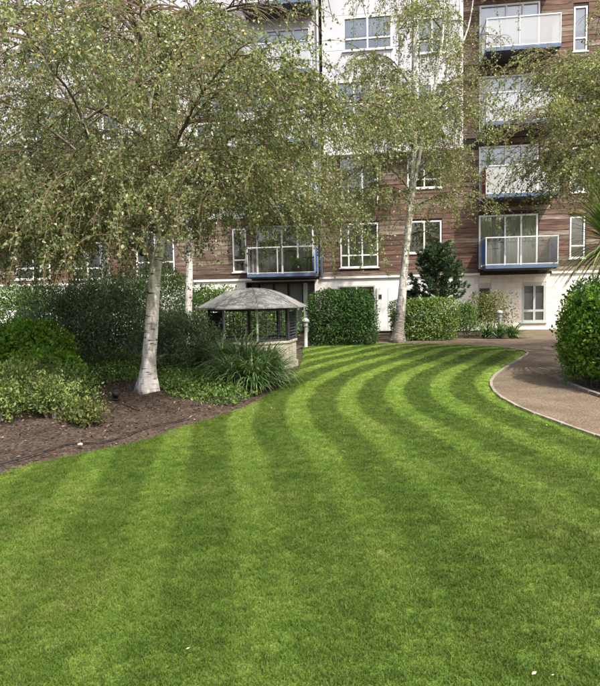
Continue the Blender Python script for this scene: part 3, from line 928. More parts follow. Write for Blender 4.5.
MB().box(bay_u0-0.03, bay_u1+0.03, bay_y-0.04, -0.0015, BAYZ-0.09, BAYZ-0.003).build('bay_base_trim', M['white_frame'], B)
# --- downpipes
for (px, zt) in ((320.8, TOP), (100, TOP)):
    u, _ = fac(px, 200)
    MB().tube([(u, -0.11, 0.1 if px < 200 else GZ+0.12), (u, -0.11, zt)], 0.055, 10).build('downpipe', M['white'], B, smooth=True)
# --- white panelled door next to the hedge
du0, dz1 = fac(376.5, 287.5); du1, _ = fac(397.5, 287.5)
dr = MB().box(du0, du1, -0.05, -0.004, 0.03, dz1).build('utility_door', M['white'], B, bevel=0.01)
MB().box(du0+0.48, du0+0.505, -0.056, -0.05, 0.05, dz1-0.04).build('door_gap', M['grey_frame'], dr)
pu, pz = fac(380.3, 296.5)
MB().box(pu-0.06, pu+0.06, -0.075, -0.051, pz-0.09, pz+0.09).build('lock_plate', M['black'], dr)
# --- round wall lamp on white pier, far left
lu, lz = fac(6, 302)
lm = MB().lathe([(0.05, 0), (0.22, 0), (0.22, 0.03), (0.17, 0.08), (0.08, 0.10)], sides=20).build('wall_lamp', M['concrete'], B, smooth=False)
lm.location = (lu, -0.002, lz); lm.rotation_euler = (R(90), 0, 0)
# dark ground-floor door left of the pier
ud0, _ = fac(17, 300); ud1, _ = fac(40, 300)
MB().box(ud0, ud1, -0.03, -0.003, 0.0, 2.2).build('garage_door', M['darkmetal'], B)
# --- interior: back wall, floors, roof, ends
MB().box(U0, U1, 3.2, 3.4, 0, TOP).build('room_back_wall', M['interior'], B)
for k in range(6):
    z = GZ - 0.06 + ST*k if k else GZ - 0.05
    MB().box(U0+0.01, U1-0.01, 0.29, 3.19, z, z+0.1).build('room_floor', M['interior'], B)
for u in (U0+0.3, -8, lu0-0.9, 1.2, 4.9, 7.2, 11.5, U1-0.3):
    MB().box(u-0.06, u+0.06, 0.3, 3.18, 0.0, TOP).build('room_partition', M['interior'], B)
MB().box(U0-0.2, U1+0.2, -0.5, 11.5, TOP, TOP+0.35).build('roof', M['soffit'], B)
MB().box(U0-0.001, U0+0.28, 0.29, 11, 0, TOP-0.002).build('end_wall', M['render'], B)
MB().box(U1-0.28, U1+0.001, 0.29, 11, 0, TOP-0.002).build('end_wall', M['render'], B)
MB().box(U0, U1, 10.9, 11.1, 0, TOP-0.002).build('rear_wall', M['render'], B)

# ------------------------------------------------------------------ leaves and plants
def leaf_mesh(name, P, D, Nn, ln, wd, rnd, fold=0.25):
    """rhombic folded leaves: P base points, D direction, Nn rough normal, ln length, wd width (arrays)"""
    n = len(P)
    D = D / (np.linalg.norm(D, axis=1, keepdims=True) + 1e-9)
    Sd = np.cross(D, Nn); Sd /= (np.linalg.norm(Sd, axis=1, keepdims=True) + 1e-9)
    Up = np.cross(Sd, D)
    mid = P + D * (ln * 0.45)[:, None] + Up * (wd * fold)[:, None]
    V = np.stack([P, mid - Sd*(wd*0.5)[:, None], P + D*ln[:, None], mid + Sd*(wd*0.5)[:, None]], 1).reshape(-1, 3)
    i = np.arange(n) * 4
    F = np.stack([np.c_[i, i+2, i+1], np.c_[i, i+3, i+2]], 1).reshape(-1, 3)
    me = np_mesh(name, V, F, 3)
    fattr(me, 'rnd', np.repeat(np.clip(rnd, 0, 1), 4))
    return me
def rand_dirs(r, n):
    v = r.normal(size=(n, 3)); return v / np.linalg.norm(v, axis=1, keepdims=True)
def vnoise(P, seed, f):
    r = np.random.RandomState(seed)
    s = np.zeros(len(P))
    for k in range(6):
        d = r.normal(size=3) * f * (1 + 0.5*k)
        s += np.sin(P @ d + r.uniform(0, 6.28)) / (1 + 0.4*k)
    return s / 2.6

def birch(name, label, stems, rads, seed, zlow, ztop, nlimb, Lmax, leaf, mat_leaf, bark, cat='tree', extra_limbs=(), droop=1.0,
          leaves_per_m=52, twig_gap=0.13, zthin=99, keepfn=None, keep=1.0, greystem=False, ekeep=0.4, spread=1.0, foot=True):
    """stems: list of polylines (the first is the trunk). limbs spring from the stems, twigs hang from the limbs"""
    rr = random.Random(seed); r = np.random.RandomState(seed)
    base = Vector(stems[0][0])
    T = empty(name, base)
    tag(T, label, cat, 'birch trees round the lawn')
    def loc(p): return Vector(p) - base
    def fine(line, rad, n=6):
        P = [Vector(p) for p in line]; out = []; ro = []
        for i in range(len(P)-1):
            p0 = P[max(i-1, 0)]; p1 = P[i]; p2 = P[i+1]; p3 = P[min(i+2, len(P)-1)]
            for q in range(n):
                t = q/n
                out.append(0.5*((2*p1)+(p2-p0)*t+(2*p0-5*p1+4*p2-p3)*t*t+(3*p1-p0-3*p2+p3)*t**3))
                ro.append(rad[i]+(rad[i+1]-rad[i])*t)
        out.append(P[-1]); ro.append(rad[-1])
        return out, ro
    fst = []
    for i, (s, rd) in enumerate(zip(stems, rads)):
        P, ro = fine(s, rd)
        fst.append((P, ro))
        mb = MB()
        if i == 0 and foot:
            # flared, lobed foot
            mb.tube([loc(p) for p in P], ro, 14)
            v = mb.v
            for j in range(len(v)):
                z = v[j][2]
                if z < 0.55:
                    c = loc(P[0])
                    a = math.atan2(v[j][1], v[j][0])
                    f = 1 + ((0.55-max(z, 0))/0.55)**1.6*(0.28 + 0.55*max(0, math.sin(a*4+seed))**1.5)
                    cx = sum(q[0] for q in v[(j//14)*14:(j//14)*14+14])/14; cy = sum(q[1] for q in v[(j//14)*14:(j//14)*14+14])/14
                    v[j] = (cx+(v[j][0]-cx)*f, cy+(v[j][1]-cy)*f, z-0.05 if z < 0.05 else z)
        else:
            mb.tube([loc(p) for p in P], ro, 10)
        mb.build('trunk' if i == 0 else 'stem', bark if i == 0 or not greystem else M['birch_grey'], T, True)
    limbs = []
    for l in extra_limbs:
        P, _ = fine(l, [0.02]*len(l), max(2, int(round((Vector(l[1])-Vector(l[0])).length/0.26))))
        limbs.append(P)
    lrad = [0.014 + 0.003*len(l) for l in extra_limbs]
    ga = rr.uniform(0, 6.28)
    for k in range(nlimb):
        P, ro = fst[k % len(fst)]
        zt = zlow + (ztop-zlow) * ((k+rr.random())/nlimb)**1.25
        cand = [(abs(p.z-zt), j) for j, p in enumerate(P)]
        j = min(cand)[1]
        p = P[j].copy()
        ga += 2.4 + rr.uniform(-.5, .5)
        f = (zt-zlow)/(ztop-zlow+1e-6)
        L = Lmax * (1.0 - 0.55*f) * rr.uniform(0.75, 1.1)
        el = R(rr.uniform(28, 55))
        line = [p]; s = 0; az = ga
        while s < L:
            st = 0.28
            e_ = el - (s/L)**1.4 * R(75)*droop
            az += rr.gauss(0, 0.10)
            p = p + Vector((math.cos(az)*math.cos(e_)*spread, math.sin(az)*math.cos(e_)*spread, math.sin(e_))) * st
            line.append(p); s += st
        limbs.append(line); lrad.append(min(0.012+0.0075*L, ro[j]*0.7))
    twigs = []
    subm = MB()
    for li, (line, r0) in enumerate(zip(limbs, lrad)):
        n = len(line)
        rad = [max(0.006, r0*(1-0.85*i/(n-1))) for i in range(n)]
        MB().tube([loc(p) for p in line], rad, 6, cap=False).build('limb', M['limb'], T, True)
        for i in range(1, n):
            a, b = line[i-1], line[i]
            d = (b-a).normalized()
            frac = i/n
            if frac > 0.22:
                for q in range(2):
                    side = 1 if (i+q) % 2 else -1
                    az = math.atan2(d.y, d.x) + side*rr.uniform(0.5, 1.3)
                    Ls = rr.uniform(0.35, 0.6) + 0.32*(n-i)*0.28
                    p = a.lerp(b, rr.random()); s = 0; el = rr.uniform(-.1, .55); sl = [p.copy()]
                    while s < Ls:
                        e_ = el - (s/Ls)*R(60)*droop
                        az += rr.gauss(0, .15)
                        p = p + Vector((math.cos(az)*math.cos(e_), math.sin(az)*math.cos(e_), math.sin(e_)))*0.16
                        sl.append(p.copy()); s += 0.16
                    subm.tube([loc(x) for x in sl], [0.011*(1-0.7*j/len(sl)) for j in range(len(sl))], 4, cap=False)
                    s = 0
                    for j in range(1, len(sl)):
                        for c in range(max(1, int(round(0.16/twig_gap)))):
                            twigs.append((sl[j-1].lerp(sl[j], rr.random()), az + rr.uniform(-1.2, 1.2), li))
            if frac > 0.2:
                twigs.append((a.lerp(b, rr.random()), math.atan2(d.y, d.x)+rr.uniform(-1.5, 1.5), li))
    nextra = len(extra_limbs)
    LPos = []; LDir = []
    twm = MB()
    for (p, az, li) in twigs:
        if p.z > zthin and rr.random() < 0.86: continue
        if rr.random() > (keep if li >= len(extra_limbs) else ekeep): continue
        L = rr.uniform(0.25, 1.3) * droop**0.5
        el = rr.uniform(-.3, .4); s = 0; line = [p.copy()]
        while s < L:
            el2 = el - (s/L)**0.8 * R(78)*droop
            az += rr.gauss(0, .12)
            p = p + Vector((math.cos(az)*math.cos(el2), math.sin(az)*math.cos(el2), math.sin(el2)))*0.13
            if p.z < zlow - 0.85: break
            line.append(p.copy()); s += 0.13
        if len(line) < 2: continue
        if keepfn and not keepfn(line[-1], rr): continue
        twm.tube([loc(x) for x in line], 0.0036, 3, cap=False)
        nn = int(leaves_per_m * 0.13 * (len(line)-1) * rr.uniform(.7, 1.2))
        for q in range(nn):
            t = rr.random()*(len(line)-1); i = int(t)
            LPos.append(tuple(line[i].lerp(line[i+1], t-i)-base))
    n = len(LPos)
    P = np.array(LPos) + r.normal(0, 0.028, (n, 3))
    D = rand_dirs(r, n) + np.array([0, 0, -0.7])
    Nn = rand_dirs(r, n) + np.array([0.15, -0.2, 0.5])
    ln = leaf * r.uniform(0.65, 1.25, n)
    rnd = np.clip(r.beta(2.0, 2.4, n)*0.9 + 0.16*vnoise(P, seed, 1.4), 0, 1)
    rnd[r.random_sample(n) < 0.03] = 0.97
    me = leaf_mesh('crown', P, D, Nn, ln, ln*0.8, rnd)
    link('crown', me, mat_leaf, T)
    o = subm.build('branchlets', M['twig'], T); tag(o, kind='stuff')
    o = twm.build('twigs', M['twig'], T); tag(o, kind='stuff')
    print(name, 'leaves', n, 'limbs', len(limbs), 'twigs', len(twigs))
    return T

# near birch
YB = gnd(147, 399).y
nb0 = gnd(147, 399); nb0.z = bed_z(nb0.x, nb0.y)
def nbp(px, py, dy=0.0): return atY(px, py, YB+dy)
st0 = [nb0, nbp(149, 360), nbp(152, 320), nbp(155, 272), nbp(161, 235), nbp(160, 180, .15), nbp(153, 110, .25), nbp(148, 50, .3), nbp(150, -30, .3), nbp(156, -120, .2), nbp(160, -210, .1)]
rd0 = [0.128, 0.115, 0.105, 0.095, 0.075, 0.064, 0.056, 0.055, 0.045, 0.03, 0.012]
st1 = [nbp(155, 268), nbp(145, 248, -.1), nbp(127, 228, -.2), nbp(107, 195, -.35), nbp(82, 122, -.5), nbp(45, 62, -.6), nbp(22, 12, -.6), nbp(0, -60, -.6), nbp(-20, -140, -.5)]
rd1 = [0.046, 0.044, 0.041, 0.038, 0.033, 0.031, 0.027, 0.02, 0.01]
st2 = [nbp(147, 50, .3), nbp(133, 25, .25), nbp(115, 0, .2), nbp(95, -50, .2), nbp(85, -120, .2)]
rd2 = [0.035, 0.03, 0.025, 0.02, 0.01]
hang = []
hr_ = random.Random(77)
for (px, dy) in [(-22, -1.3), (8, -1.9), (34, -1.2), (60, -1.9), (88, -1.4), (118, -1.9), (-5, 1.3), (45, 1.6), (95, 1.5), (140, 1.4), (178, -1.3), (205, 1.2), (225, -1.5)]:
    up_ = hr_.uniform(-12, 12)
    hang.append([nbp(158, 185 + up_, .05), nbp((158*2+px)/3, 168 + up_, dy*.35), nbp((158+px*2)/3, 176 + up_, dy*.75), nbp(px, 200 + up_, dy), nbp(px - 6, 222 + up_, dy*1.05)])
birch('birch_tree', 'nearest birch, stout white trunk standing in bark mulch at the lawn edge', [st0, st1, st2], [rd0, rd1, rd2], 21,
      2.6, 8.4, 46, 4.2, 0.043, M['birch_leaf'], M['birch'], zthin=5.6, twig_gap=0.075, leaves_per_m=50, droop=1.05, keep=0.31, ekeep=0.28, greystem=True,
      extra_limbs=hang + [[nbp(80, 110, -.45), nbp(60, 100, -.2), nbp(38, 100, 0), nbp(25, 88, .1)],
                   [nbp(159, 240), nbp(185, 205, -.4), nbp(215, 180, -.8), nbp(245, 168, -1.1), nbp(270, 172, -1.3)],
                   [nbp(107, 195, -.3), nbp(75, 175, -.9), nbp(40, 178, -1.3), nbp(5, 190, -1.7)],
                   [nbp(125, 232, -.2), nbp(85, 222, -.5), nbp(45, 225, -.8), nbp(10, 238, -1.0), nbp(-25, 255, -1.2)],
                   [nbp(107, 195, -.35), nbp(70, 205, .3), nbp(35, 225, .8), nbp(5, 245, 1.2), nbp(-20, 262, 1.5)],
                   [nbp(127, 228, -.2), nbp(105, 232, -.8), nbp(80, 240, -1.3), nbp(55, 255, -1.7)],
                   [nbp(160, 225, 0), nbp(140, 225, .7), nbp(118, 235, 1.3), nbp(100, 250, 1.8)],
                   [nbp(142, 255, -.1), nbp(125, 238, .5), nbp(95, 235, 1.1), nbp(60, 245, 1.6), nbp(30, 260, 1.9)],
                   [nbp(160, 215, 0), nbp(185, 190, .6), nbp(220, 180, 1.1), nbp(255, 185, 1.5), nbp(285, 200, 1.8)],
                   [nbp(158, 170, .1), nbp(190, 120, -.3), nbp(230, 85, -.5), nbp(275, 75, -.7), nbp(300, 90, -.8)]])
# second birch, behind the dark shrubs
Y2 = 14.8
p2 = atY(189, 366, Y2); p2.z = 0.05
def b2(px, py, dy=0): return atY(px, py, Y2+dy)
birch('birch_tree', 'slender pale birch trunk rising between the dark shrubs and the kiosk', [[p2, b2(188, 330), b2(189, 280), b2(189, 235), b2(186, 190), b2(178, 110), b2(172, 20), b2(170, -80), b2(172, -170)]],
      [[0.105, 0.095, 0.088, 0.082, 0.076, 0.066, 0.054, 0.035, 0.012]], 33, 3.5, 10.6, 22, 3.1, 0.055, M['birch_leaf'], M['birch'], zthin=8.2, twig_gap=0.1, leaves_per_m=40, keep=.36)
# third birch, far left background
Y3 = 18.5
p3 = atY(107, 345, Y3); p3.z = 0.05
def b3(px, py, dy=0): return atY(px, py, Y3+dy)
birch('birch_tree', 'farthest left birch, thin white trunk half hidden behind the dark shrubs', [[p3, b3(108, 310), b3(107, 270), b3(103, 220), b3(98, 150), b3(92, 60), b3(90, -40), b3(88, -120)]],
      [[0.13, 0.12, 0.11, 0.10, 0.085, 0.065, 0.04, 0.012]], 47, 3.3, 11.6, 20, 3.4, 0.06, M['birch_leaf'], M['birch'], zthin=9.8, twig_gap=0.1, leaves_per_m=36, keep=.4)
# middle birch on the far side of the lawn
Y4 = gnd(397, 342).y
p4 = gnd(397, 342)
def b4(px, py, dy=0): return atY(px, py, Y4+dy)
birch('birch_tree', 'tall forked birch with grey rugged foot in front of the bright hedge', 
      [[p4, b4(400, 318), b4(403, 285), b4(406, 250), b4(410, 210), b4(414, 160), b4(414, 90), b4(414, 20), b4(412, -60), b4(410, -150)],
       [b4(412, 200), b4(422, 140, -.2), b4(434, 90, -.3), b4(442, 40, -.4), b4(445, -20, -.5), b4(446, -90, -.5)],
       [b4(414, 150), b4(398, 105, .2), b4(400, 50, .3), b4(396, -10, .4), b4(392, -80, .4)],
       [b4(425, 130, -.2), b4(440, 92, .2), b4(455, 60, .3), b4(470, 20, .4), b4(478, -50, .5)]],
      [[0.19, 0.165, 0.135, 0.12, 0.11, 0.095, 0.085, 0.07, 0.05, 0.015], [0.075, 0.065, 0.055, 0.045, 0.03, 0.01], [0.07, 0.06, 0.05, 0.035, 0.01], [0.045, 0.038, 0.032, 0.025, 0.01]],
      58, 4.3, 13.0, 36, 3.1, 0.06, M['birch_leaf_green'], M['birch_old'], zthin=11.5, twig_gap=0.09, leaves_per_m=32, droop=1.25, keep=.4, ekeep=.22, keepfn=lambda p, r_: p.x < 0.27*p.y or r_.random() < 0.3,
      extra_limbs=[[b4(413, 195), b4(392, 170, -.5), b4(368, 165, -.9), b4(345, 180, -1.2), b4(332, 200, -1.4)], [b4(412, 205), b4(395, 190, -.8), b4(375, 195, -1.4), b4(362, 212, -1.7)], [b4(414, 175), b4(438, 150, -.5), b4(456, 152, -.8)]])
# birch whose trunk stands right of the frame
p5 = Vector((9.1, 13.6, 0))
birch('birch_tree', 'birch reaching in from the right edge, drooping green branches over the blue and red balconies',
      [[p5, p5+Vector((-.1, 0, 2)), p5+Vector((-.15, .1, 4.5)), p5+Vector((-.3, .1, 7)), p5+Vector((-.5, .1, 9.5)), p5+Vector((-.5, 0, 12))]],
      [[0.2, 0.17, 0.14, 0.11, 0.07, 0.015]], 71, 4.3, 10.0, 24, 4.3, 0.052, M['birch_leaf_green'], M['birch'], zthin=7.0, twig_gap=0.1, leaves_per_m=40, droop=1.05, keep=.55, ekeep=.3, keepfn=lambda p, r_: p.x > 0.41*p.y or r_.random() < 0.28,
      extra_limbs=[[p5+Vector((-.1, 0, 4.6)), atY(600, 140, 12.9), atY(560, 118, 12.6), atY(535, 118, 12.4)], [p5+Vector((-.1, 0, 4.2)), atY(605, 175, 13.0), atY(565, 160, 13.2), atY(545, 165, 13.4)], [p5+Vector((-.2, 0, 5.5)), atY(600, 85, 13.4), atY(570, 60, 13.6), atY(540, 55, 13.8)]])

def shrub(name, label, c, rad, n, leaf, mat, seed, cat='shrub', box=0.0, group=None, stems=5, wl=0.5, shell=0.45, lump=0.22, up=0.35, lf=1.6, parent_label=None):
    """a leafy mass: leaves through the outer volume of a lumpy ellipsoid (box>0: squarer), short stems inside"""
    r = np.random.RandomState(seed); rr = random.Random(seed)
    T = empty(name, c)
    tag(T, label, cat, group)
    d = rand_dirs(r, n)
    lim = -0.9 if box > 0 else -0.75
    d[:, 2] = np.where(d[:, 2] < lim, -d[:, 2], d[:, 2])
    if box > 0:
        pw = 2 + 6*box
        k = (np.abs(d)**pw).sum(1)**(-1/pw)
        d2 = d * k[:, None]
    else:
        d2 = d.copy()
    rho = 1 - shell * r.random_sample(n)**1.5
    P = d2 * rho[:, None]
    P = P * (1 + lump * vnoise(d*2.0, seed, lf) + 0.5*lump*vnoise(d*5.0, seed+1, lf))[:, None]
    rx, ry, rz = rad
    P = P * np.array([rx, ry, rz]) + np.array([0, 0, rz*0.92])
    z = P[:, 2]
    P[z < 0.02, 2] = np.abs(P[z < 0.02, 2])*0.3 + 0.02
    D = d*0.35 + r.normal(0, 0.7, (n, 3)) + np.array([0, 0, up])
    Nn = d*0.9 + np.array([0, 0, 0.6]) + r.normal(0, 0.5, (n, 3))
    ln = leaf * r.uniform(0.6, 1.3, n)
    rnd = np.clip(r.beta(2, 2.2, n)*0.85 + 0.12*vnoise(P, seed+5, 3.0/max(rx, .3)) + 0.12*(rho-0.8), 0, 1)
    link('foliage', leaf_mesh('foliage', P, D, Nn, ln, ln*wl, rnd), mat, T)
    sm = MB()
    for k in range(stems):
        a = rr.uniform(0, 6.28); q = rr.uniform(.2, .75)
        sm.tube([(0.15*rx*math.cos(a), 0.15*ry*math.sin(a), -0.05), (q*.6*rx*math.cos(a), q*.6*ry*math.sin(a), rz*.8), (q*rx*math.cos(a), q*ry*math.sin(a), rz*1.5)], [0.02, 0.014, 0.006], 5)
    if stems: sm.build('stems', M['limb'], T)
    return T
def gz(px, py):
    p = gnd(px, py); p.z = max(0.0, bed_z(p.x, p.y)) if p.x < 0.3 else 0.0
    return p
def onbed(px, Y):
    p = atY(px, 300, Y); p.z = bed_z(p.x, p.y); return p
# --- left bed, back to front
shrub('shrub', 'grey-green shrub at the far left below the white pier', onbed(28, 15.5), (1.6, 1.1, 1.0), 11000, 0.075, M['mid_shrub'], 1)
shrub('shrub', 'broad dark shrub directly behind the nearest birch trunk', onbed(120, 13.4), (1.45, 1.2, 1.12), 19000, 0.075, M['dark_shrub'], 2, lump=.38, shell=.6, wl=.36, up=.7, group='dark shrubs in the left bed')
shrub('shrub', 'dark shrub left of the nearest birch, beside the bright lime bush', onbed(72, 13.0), (1.05, 1.0, 1.02), 12500, 0.075, M['dark_shrub'], 3, lump=.38, shell=.6, wl=.36, up=.7, group='dark shrubs in the left bed')
shrub('shrub', 'low dark shrub between the two pale trunks and the kiosk', onbed(183, 12.6), (0.95, 0.8, 0.62), 9000, 0.07, M['dark_shrub'], 4, lump=.38, shell=.6, wl=.36, up=.7, group='dark shrubs in the left bed')
shrub('shrub', 'bright green shrub behind the kiosk, left of its roof', onbed(212, 18.8), (1.4, 1.0, 1.02), 8000, 0.08, M['mid_shrub'], 5)
shrub('shrub', 'leafy shrub seen through the open sides of the kiosk', onbed(262, 18.6), (1.1, 0.8, 0.8), 6000, 0.08, M['mid_shrub'], 45)
shrub('shrub', 'tall dim green shrub behind the slender birch trunk', onbed(160, 17.2), (1.5, 1.0, 1.25), 9000, 0.08, M['mid_shrub'], 46)
shrub('shrub', 'bright lime green bush at the left edge of the photo', onbed(20, 11.4), (0.95, 0.8, 0.62), 8500, 0.085, M['lime'], 6, wl=0.6)
shrub('shrub', 'small lime green bush low at the left, in front of dark shrub', onbed(50, 10.6), (0.5, 0.45, 0.33), 3200, 0.08, M['lime'], 7, wl=0.6)
# low ground cover: nobody could count it
def ground_cover(name, label, poly_px, n, leaf, mat, hmax, seed):
    r = np.random.RandomState(seed)
    poly = np.array([(gnd(*p).x, gnd(*p).y) for p in poly_px])
    lo, hi = poly.min(0), poly.max(0)
    Q = r.uniform(lo, hi, (n*4, 2)); Q = Q[inside(Q, poly)][:n]
    d, _ = seg_dist(Q, poly, True)
    h = hmax * np.clip(d/0.25, 0.25, 1) * (0.75 + 0.35*vnoise(np.c_[Q, Q[:, :1]*0], seed, 3.0))
    dd, _ = seg_dist(Q, bed_edge)
    zb = np.minimum(dd, 2.0)*0.05 + bumps(Q[:, 0], Q[:, 1])*np.clip(dd*2, .15, 1)
    P = np.c_[Q, zb + h * r.random_sample(len(Q))**0.5]
    m_ = len(P)
    D = rand_dirs(r, m_) + np.array([0, 0, 0.4]); Nn = r.normal(0, .4, (m_, 3)) + np.array([0, 0, 1])
    ln = leaf*r.uniform(.6, 1.3, m_)
    o = link(name, leaf_mesh(name, P, D, Nn, ln, ln*.6, np.clip(r.beta(2, 2, m_) + .15*vnoise(P, seed, 4), 0, 1)), mat)
    return tag(o, label, 'ground cover', kind='stuff')
ground_cover('ground_cover', 'low green ground cover between the nearest birch and the lawn', [(160, 398), (175, 404), (205, 406), (235, 405), (262, 392), (270, 380), (250, 365), (200, 362), (165, 372), (150, 380)], 15000, 0.05, M['mid_shrub'], 0.26, 12)
ground_cover('ground_cover', 'low leafy ground cover left of the nearest birch trunk', [(60, 372), (95, 390), (140, 388), (150, 372), (130, 358), (70, 355)], 11000, 0.055, M['mid_shrub'], 0.26, 13)
# strap-leaved clumps
def straps(name, label, c, n, L, w, mat, seed, spread=(0.2, 1.2), cat='plant', group=None, stiff=1.0, trunk=None, segs=5, minel=-0.2):
    r = random.Random(seed)
    T = empty(name, c); tag(T, label, cat, group)
    V = []; F = []; A = []
    for k in range(n):
        az = r.uniform(0, 6.28); el = math.pi/2 - r.uniform(*spread)
        l = L*r.uniform(.6, 1.1); ww = w*r.uniform(.7, 1.2)
        p = Vector((r.gauss(0, .05)*L, r.gauss(0, .05)*L, 0))
        if trunk: p = Vector((0, 0, trunk)) + Vector((math.cos(az)*math.cos(el), math.sin(az)*math.cos(el), math.sin(el)))*0.06
        side = Vector((-math.sin(az), math.cos(az), 0)); rn = r.random()
        b0 = len(V)
        for s in range(segs+1):
            t = s/segs
            wd = ww*(1-t**2.2)*(0.6+0.4*min(1, t*4)) + 0.0008
            V += [tuple(p-side*wd/2), tuple(p+side*wd/2)]; A += [rn, rn]
            e_ = el - t**1.3*stiff*R(95)
            p = p + Vector((math.cos(az)*math.cos(e_), math.sin(az)*math.cos(e_), math.sin(e_)))*(l/segs)
            if not trunk and p.z < 0.02: p.z = 0.02
        for s in range(segs):
            F.append((b0+2*s, b0+2*s+1, b0+2*s+3, b0+2*s+2))
    me = np_mesh('leaves', np.array(V), np.array(F), 4); fattr(me, 'rnd', A)
    link('leaves', me, mat, T)
    if trunk:
        MB().tube([(0, 0, -.05), (0.02, 0, trunk*.5), (0, 0, trunk+.05)], [0.1, 0.08, 0.07], 10).build('trunk', M['limb'], T, True)
    return T
clumps = [(222, 11.9, 'leftmost strap-leaved clump in front of the kiosk', 0.75), (243, 11.2, 'largest strap-leaved clump, in front of the kiosk plinth', 0.9), (264, 11.0, 'strap-leaved clump nearest the lawn, right below the kiosk plinth', 0.8),
          (232, 10.5, 'front strap-leaved clump spilling towards the low ground cover', 0.65), (252, 10.35, 'small front strap-leaved clump beside the lawn edge', 0.65), (205, 12.4, 'strap-leaved clump next to the low dark shrub', 0.65), (266, 11.9, 'strap-leaved clump against the right of the kiosk plinth', 0.5)]
for i, (px, Y, lb, L) in enumerate(clumps):
    straps('strap_leaf_plant', lb, onbed(px, Y), 380, L*1.5, 0.032, M['strap'], 60+i, (0.05, 0.95), group='strap-leaved clumps by the kiosk', stiff=1.15)
# roses and perennials at the left foreground
fr = [(16, 8.1, .5, .36, 'rose', 'rose bush at the left edge, widest in the mulch'), (48, 7.75, .46, .33, 'rose', 'rose bush second from the left edge, above bare mulch'), (70, 8.7, .34, .36, 'mid_shrub', 'fresh green perennial right of the rose bushes'),
      (30, 9.3, .55, .36, 'rose', 'rear rose bush in front of the lime bush'), (80, 7.5, .24, .17, 'bronze', 'small yellowing plant at the tip of the rose group'), (-12, 7.6, .45, .3, 'rose', 'rose bush cut by the left edge of the photo'), (14, 9.2, .3, .42, 'lime', 'upright lime sprig among the rear roses')]
for i, (px, Y, rr_, h, mt, lb) in enumerate(fr):
    shrub('rose_bush' if mt == 'rose' else 'perennial_plant', lb, onbed(px, Y), (rr_, rr_*.8, h*.85), int(3300*rr_/.5), 0.045, M[mt], 80+i, cat='plant', shell=0.9, lump=0.55, stems=12, up=.6, group='plants in the left foreground bed')
# small spiky conifer at the left of the birch? keep bed open here: hoses, lamp, pale stone
def hose(name, label, px, z=0.006):
    P = smooth_line([gnd(*p) for p in px], 8)
    pts = [(p.x, p.y, bed_z(p.x, p.y)+z) for p in P]
    o = MB().tube(pts, 0.008, 6).build(name, M['black'], None, True)
    tag(o, label, 'hose', 'irrigation hoses in the mulch')
hose('irrigation_hose', 'black irrigation hose along the mulch near the lawn edge', [(-5, 466), (20, 460), (50, 453), (75, 447), (110, 441), (150, 429), (185, 419)])
hose('irrigation_hose', 'short black irrigation hose running towards the nearest birch', [(98, 423), (112, 415), (122, 410), (140, 412), (165, 408)])
sp = gnd(115, 406); sp.z = bed_z(sp.x, sp.y)
T = empty('garden_spotlight', sp); tag(T, 'small black spotlight lying in the mulch beside the nearest birch', 'spotlight')
o = MB().lathe([(0.035, 0), (0.05, 0.03), (0.055, 0.11), (0.06, 0.12)], sides=14).build('housing', M['black'], T, True); o.rotation_euler = (R(55), 0, R(40)); o.location = (0, 0, 0.06)
MB().tube([(0, 0, -.1), (0, 0, .07)], 0.01, 6).build('spike', M['black'], T)
MB().box(-.07, .07, -.05, .05, 0, .035).build('base', M['black'], T, bevel=.01)
ps = gnd(80, 449); ps.z = bed_z(ps.x, ps.y)
bm = bmesh.new(); bmesh.ops.create_icosphere(bm, subdivisions=2, radius=0.024)
for v in bm.verts: v.co = Vector((v.co.x*1.3, v.co.y, v.co.z*.7)) * (1+.15*math.sin(v.co.x*90+v.co.y*70))
me = bpy.data.meshes.new('pale_stone'); bm.to_mesh(me); bm.free()
o = link('pale_stone', me, M['concrete'], None, True); o.location = ps + Vector((0, 0, .02)); tag(o, 'small pale stone on the mulch by the lawn edge', 'stone')

# --- octagonal kiosk
KY = 14.15
kc = atY(253, 330, KY); kc.z = 0.0
K = empty('garden_kiosk', kc); tag(K, 'small octagonal kiosk with domed grey roof and stone plinth', 'kiosk')
KR = 1.06
angs = [R(-90 + a) for a in (-80, -35, 10, 55, 100, 145, 190, 235)]
def oct_ring(rad, z): return [(rad*math.cos(a), rad*math.sin(a), z) for a in angs]
def oct_prism(r0, z0, r1, z1):
    m = MB(); a = oct_ring(r0, z0); b = oct_ring(r1, z1); m.v = a+b
    for k in range(8): m.f.append((k, (k+1) % 8, 8+(k+1) % 8, 8+k))
    m.f.append(tuple(reversed(range(8)))); m.f.append(tuple(range(8, 16)))
    return m
oct_prism(KR+.01, -.05, KR+.01, 0.10).build('plinth_base', M['concrete'], K)
oct_prism(KR-.03, 0.10, KR-.03, 0.56).build('plinth', M['concrete'], K, bevel=.01)
oct_prism(KR, 0.562, KR, 0.615).build('coping', M['concrete'], K, bevel=.008)
EZ = 1.36
for k, a in enumerate(angs):
    r_ = KR-.05
    x, y = r_*math.cos(a), r_*math.sin(a)
    hw = .02 if k in (1, 2) else .035
    o = MB().box(-hw, hw, -hw, hw, 0.616, EZ).build('post', M['bollard'] if k in (1, 2) else M['darkmetal'], K)
    o.location = (x, y, 0); o.rotation_euler = (0, 0, a)
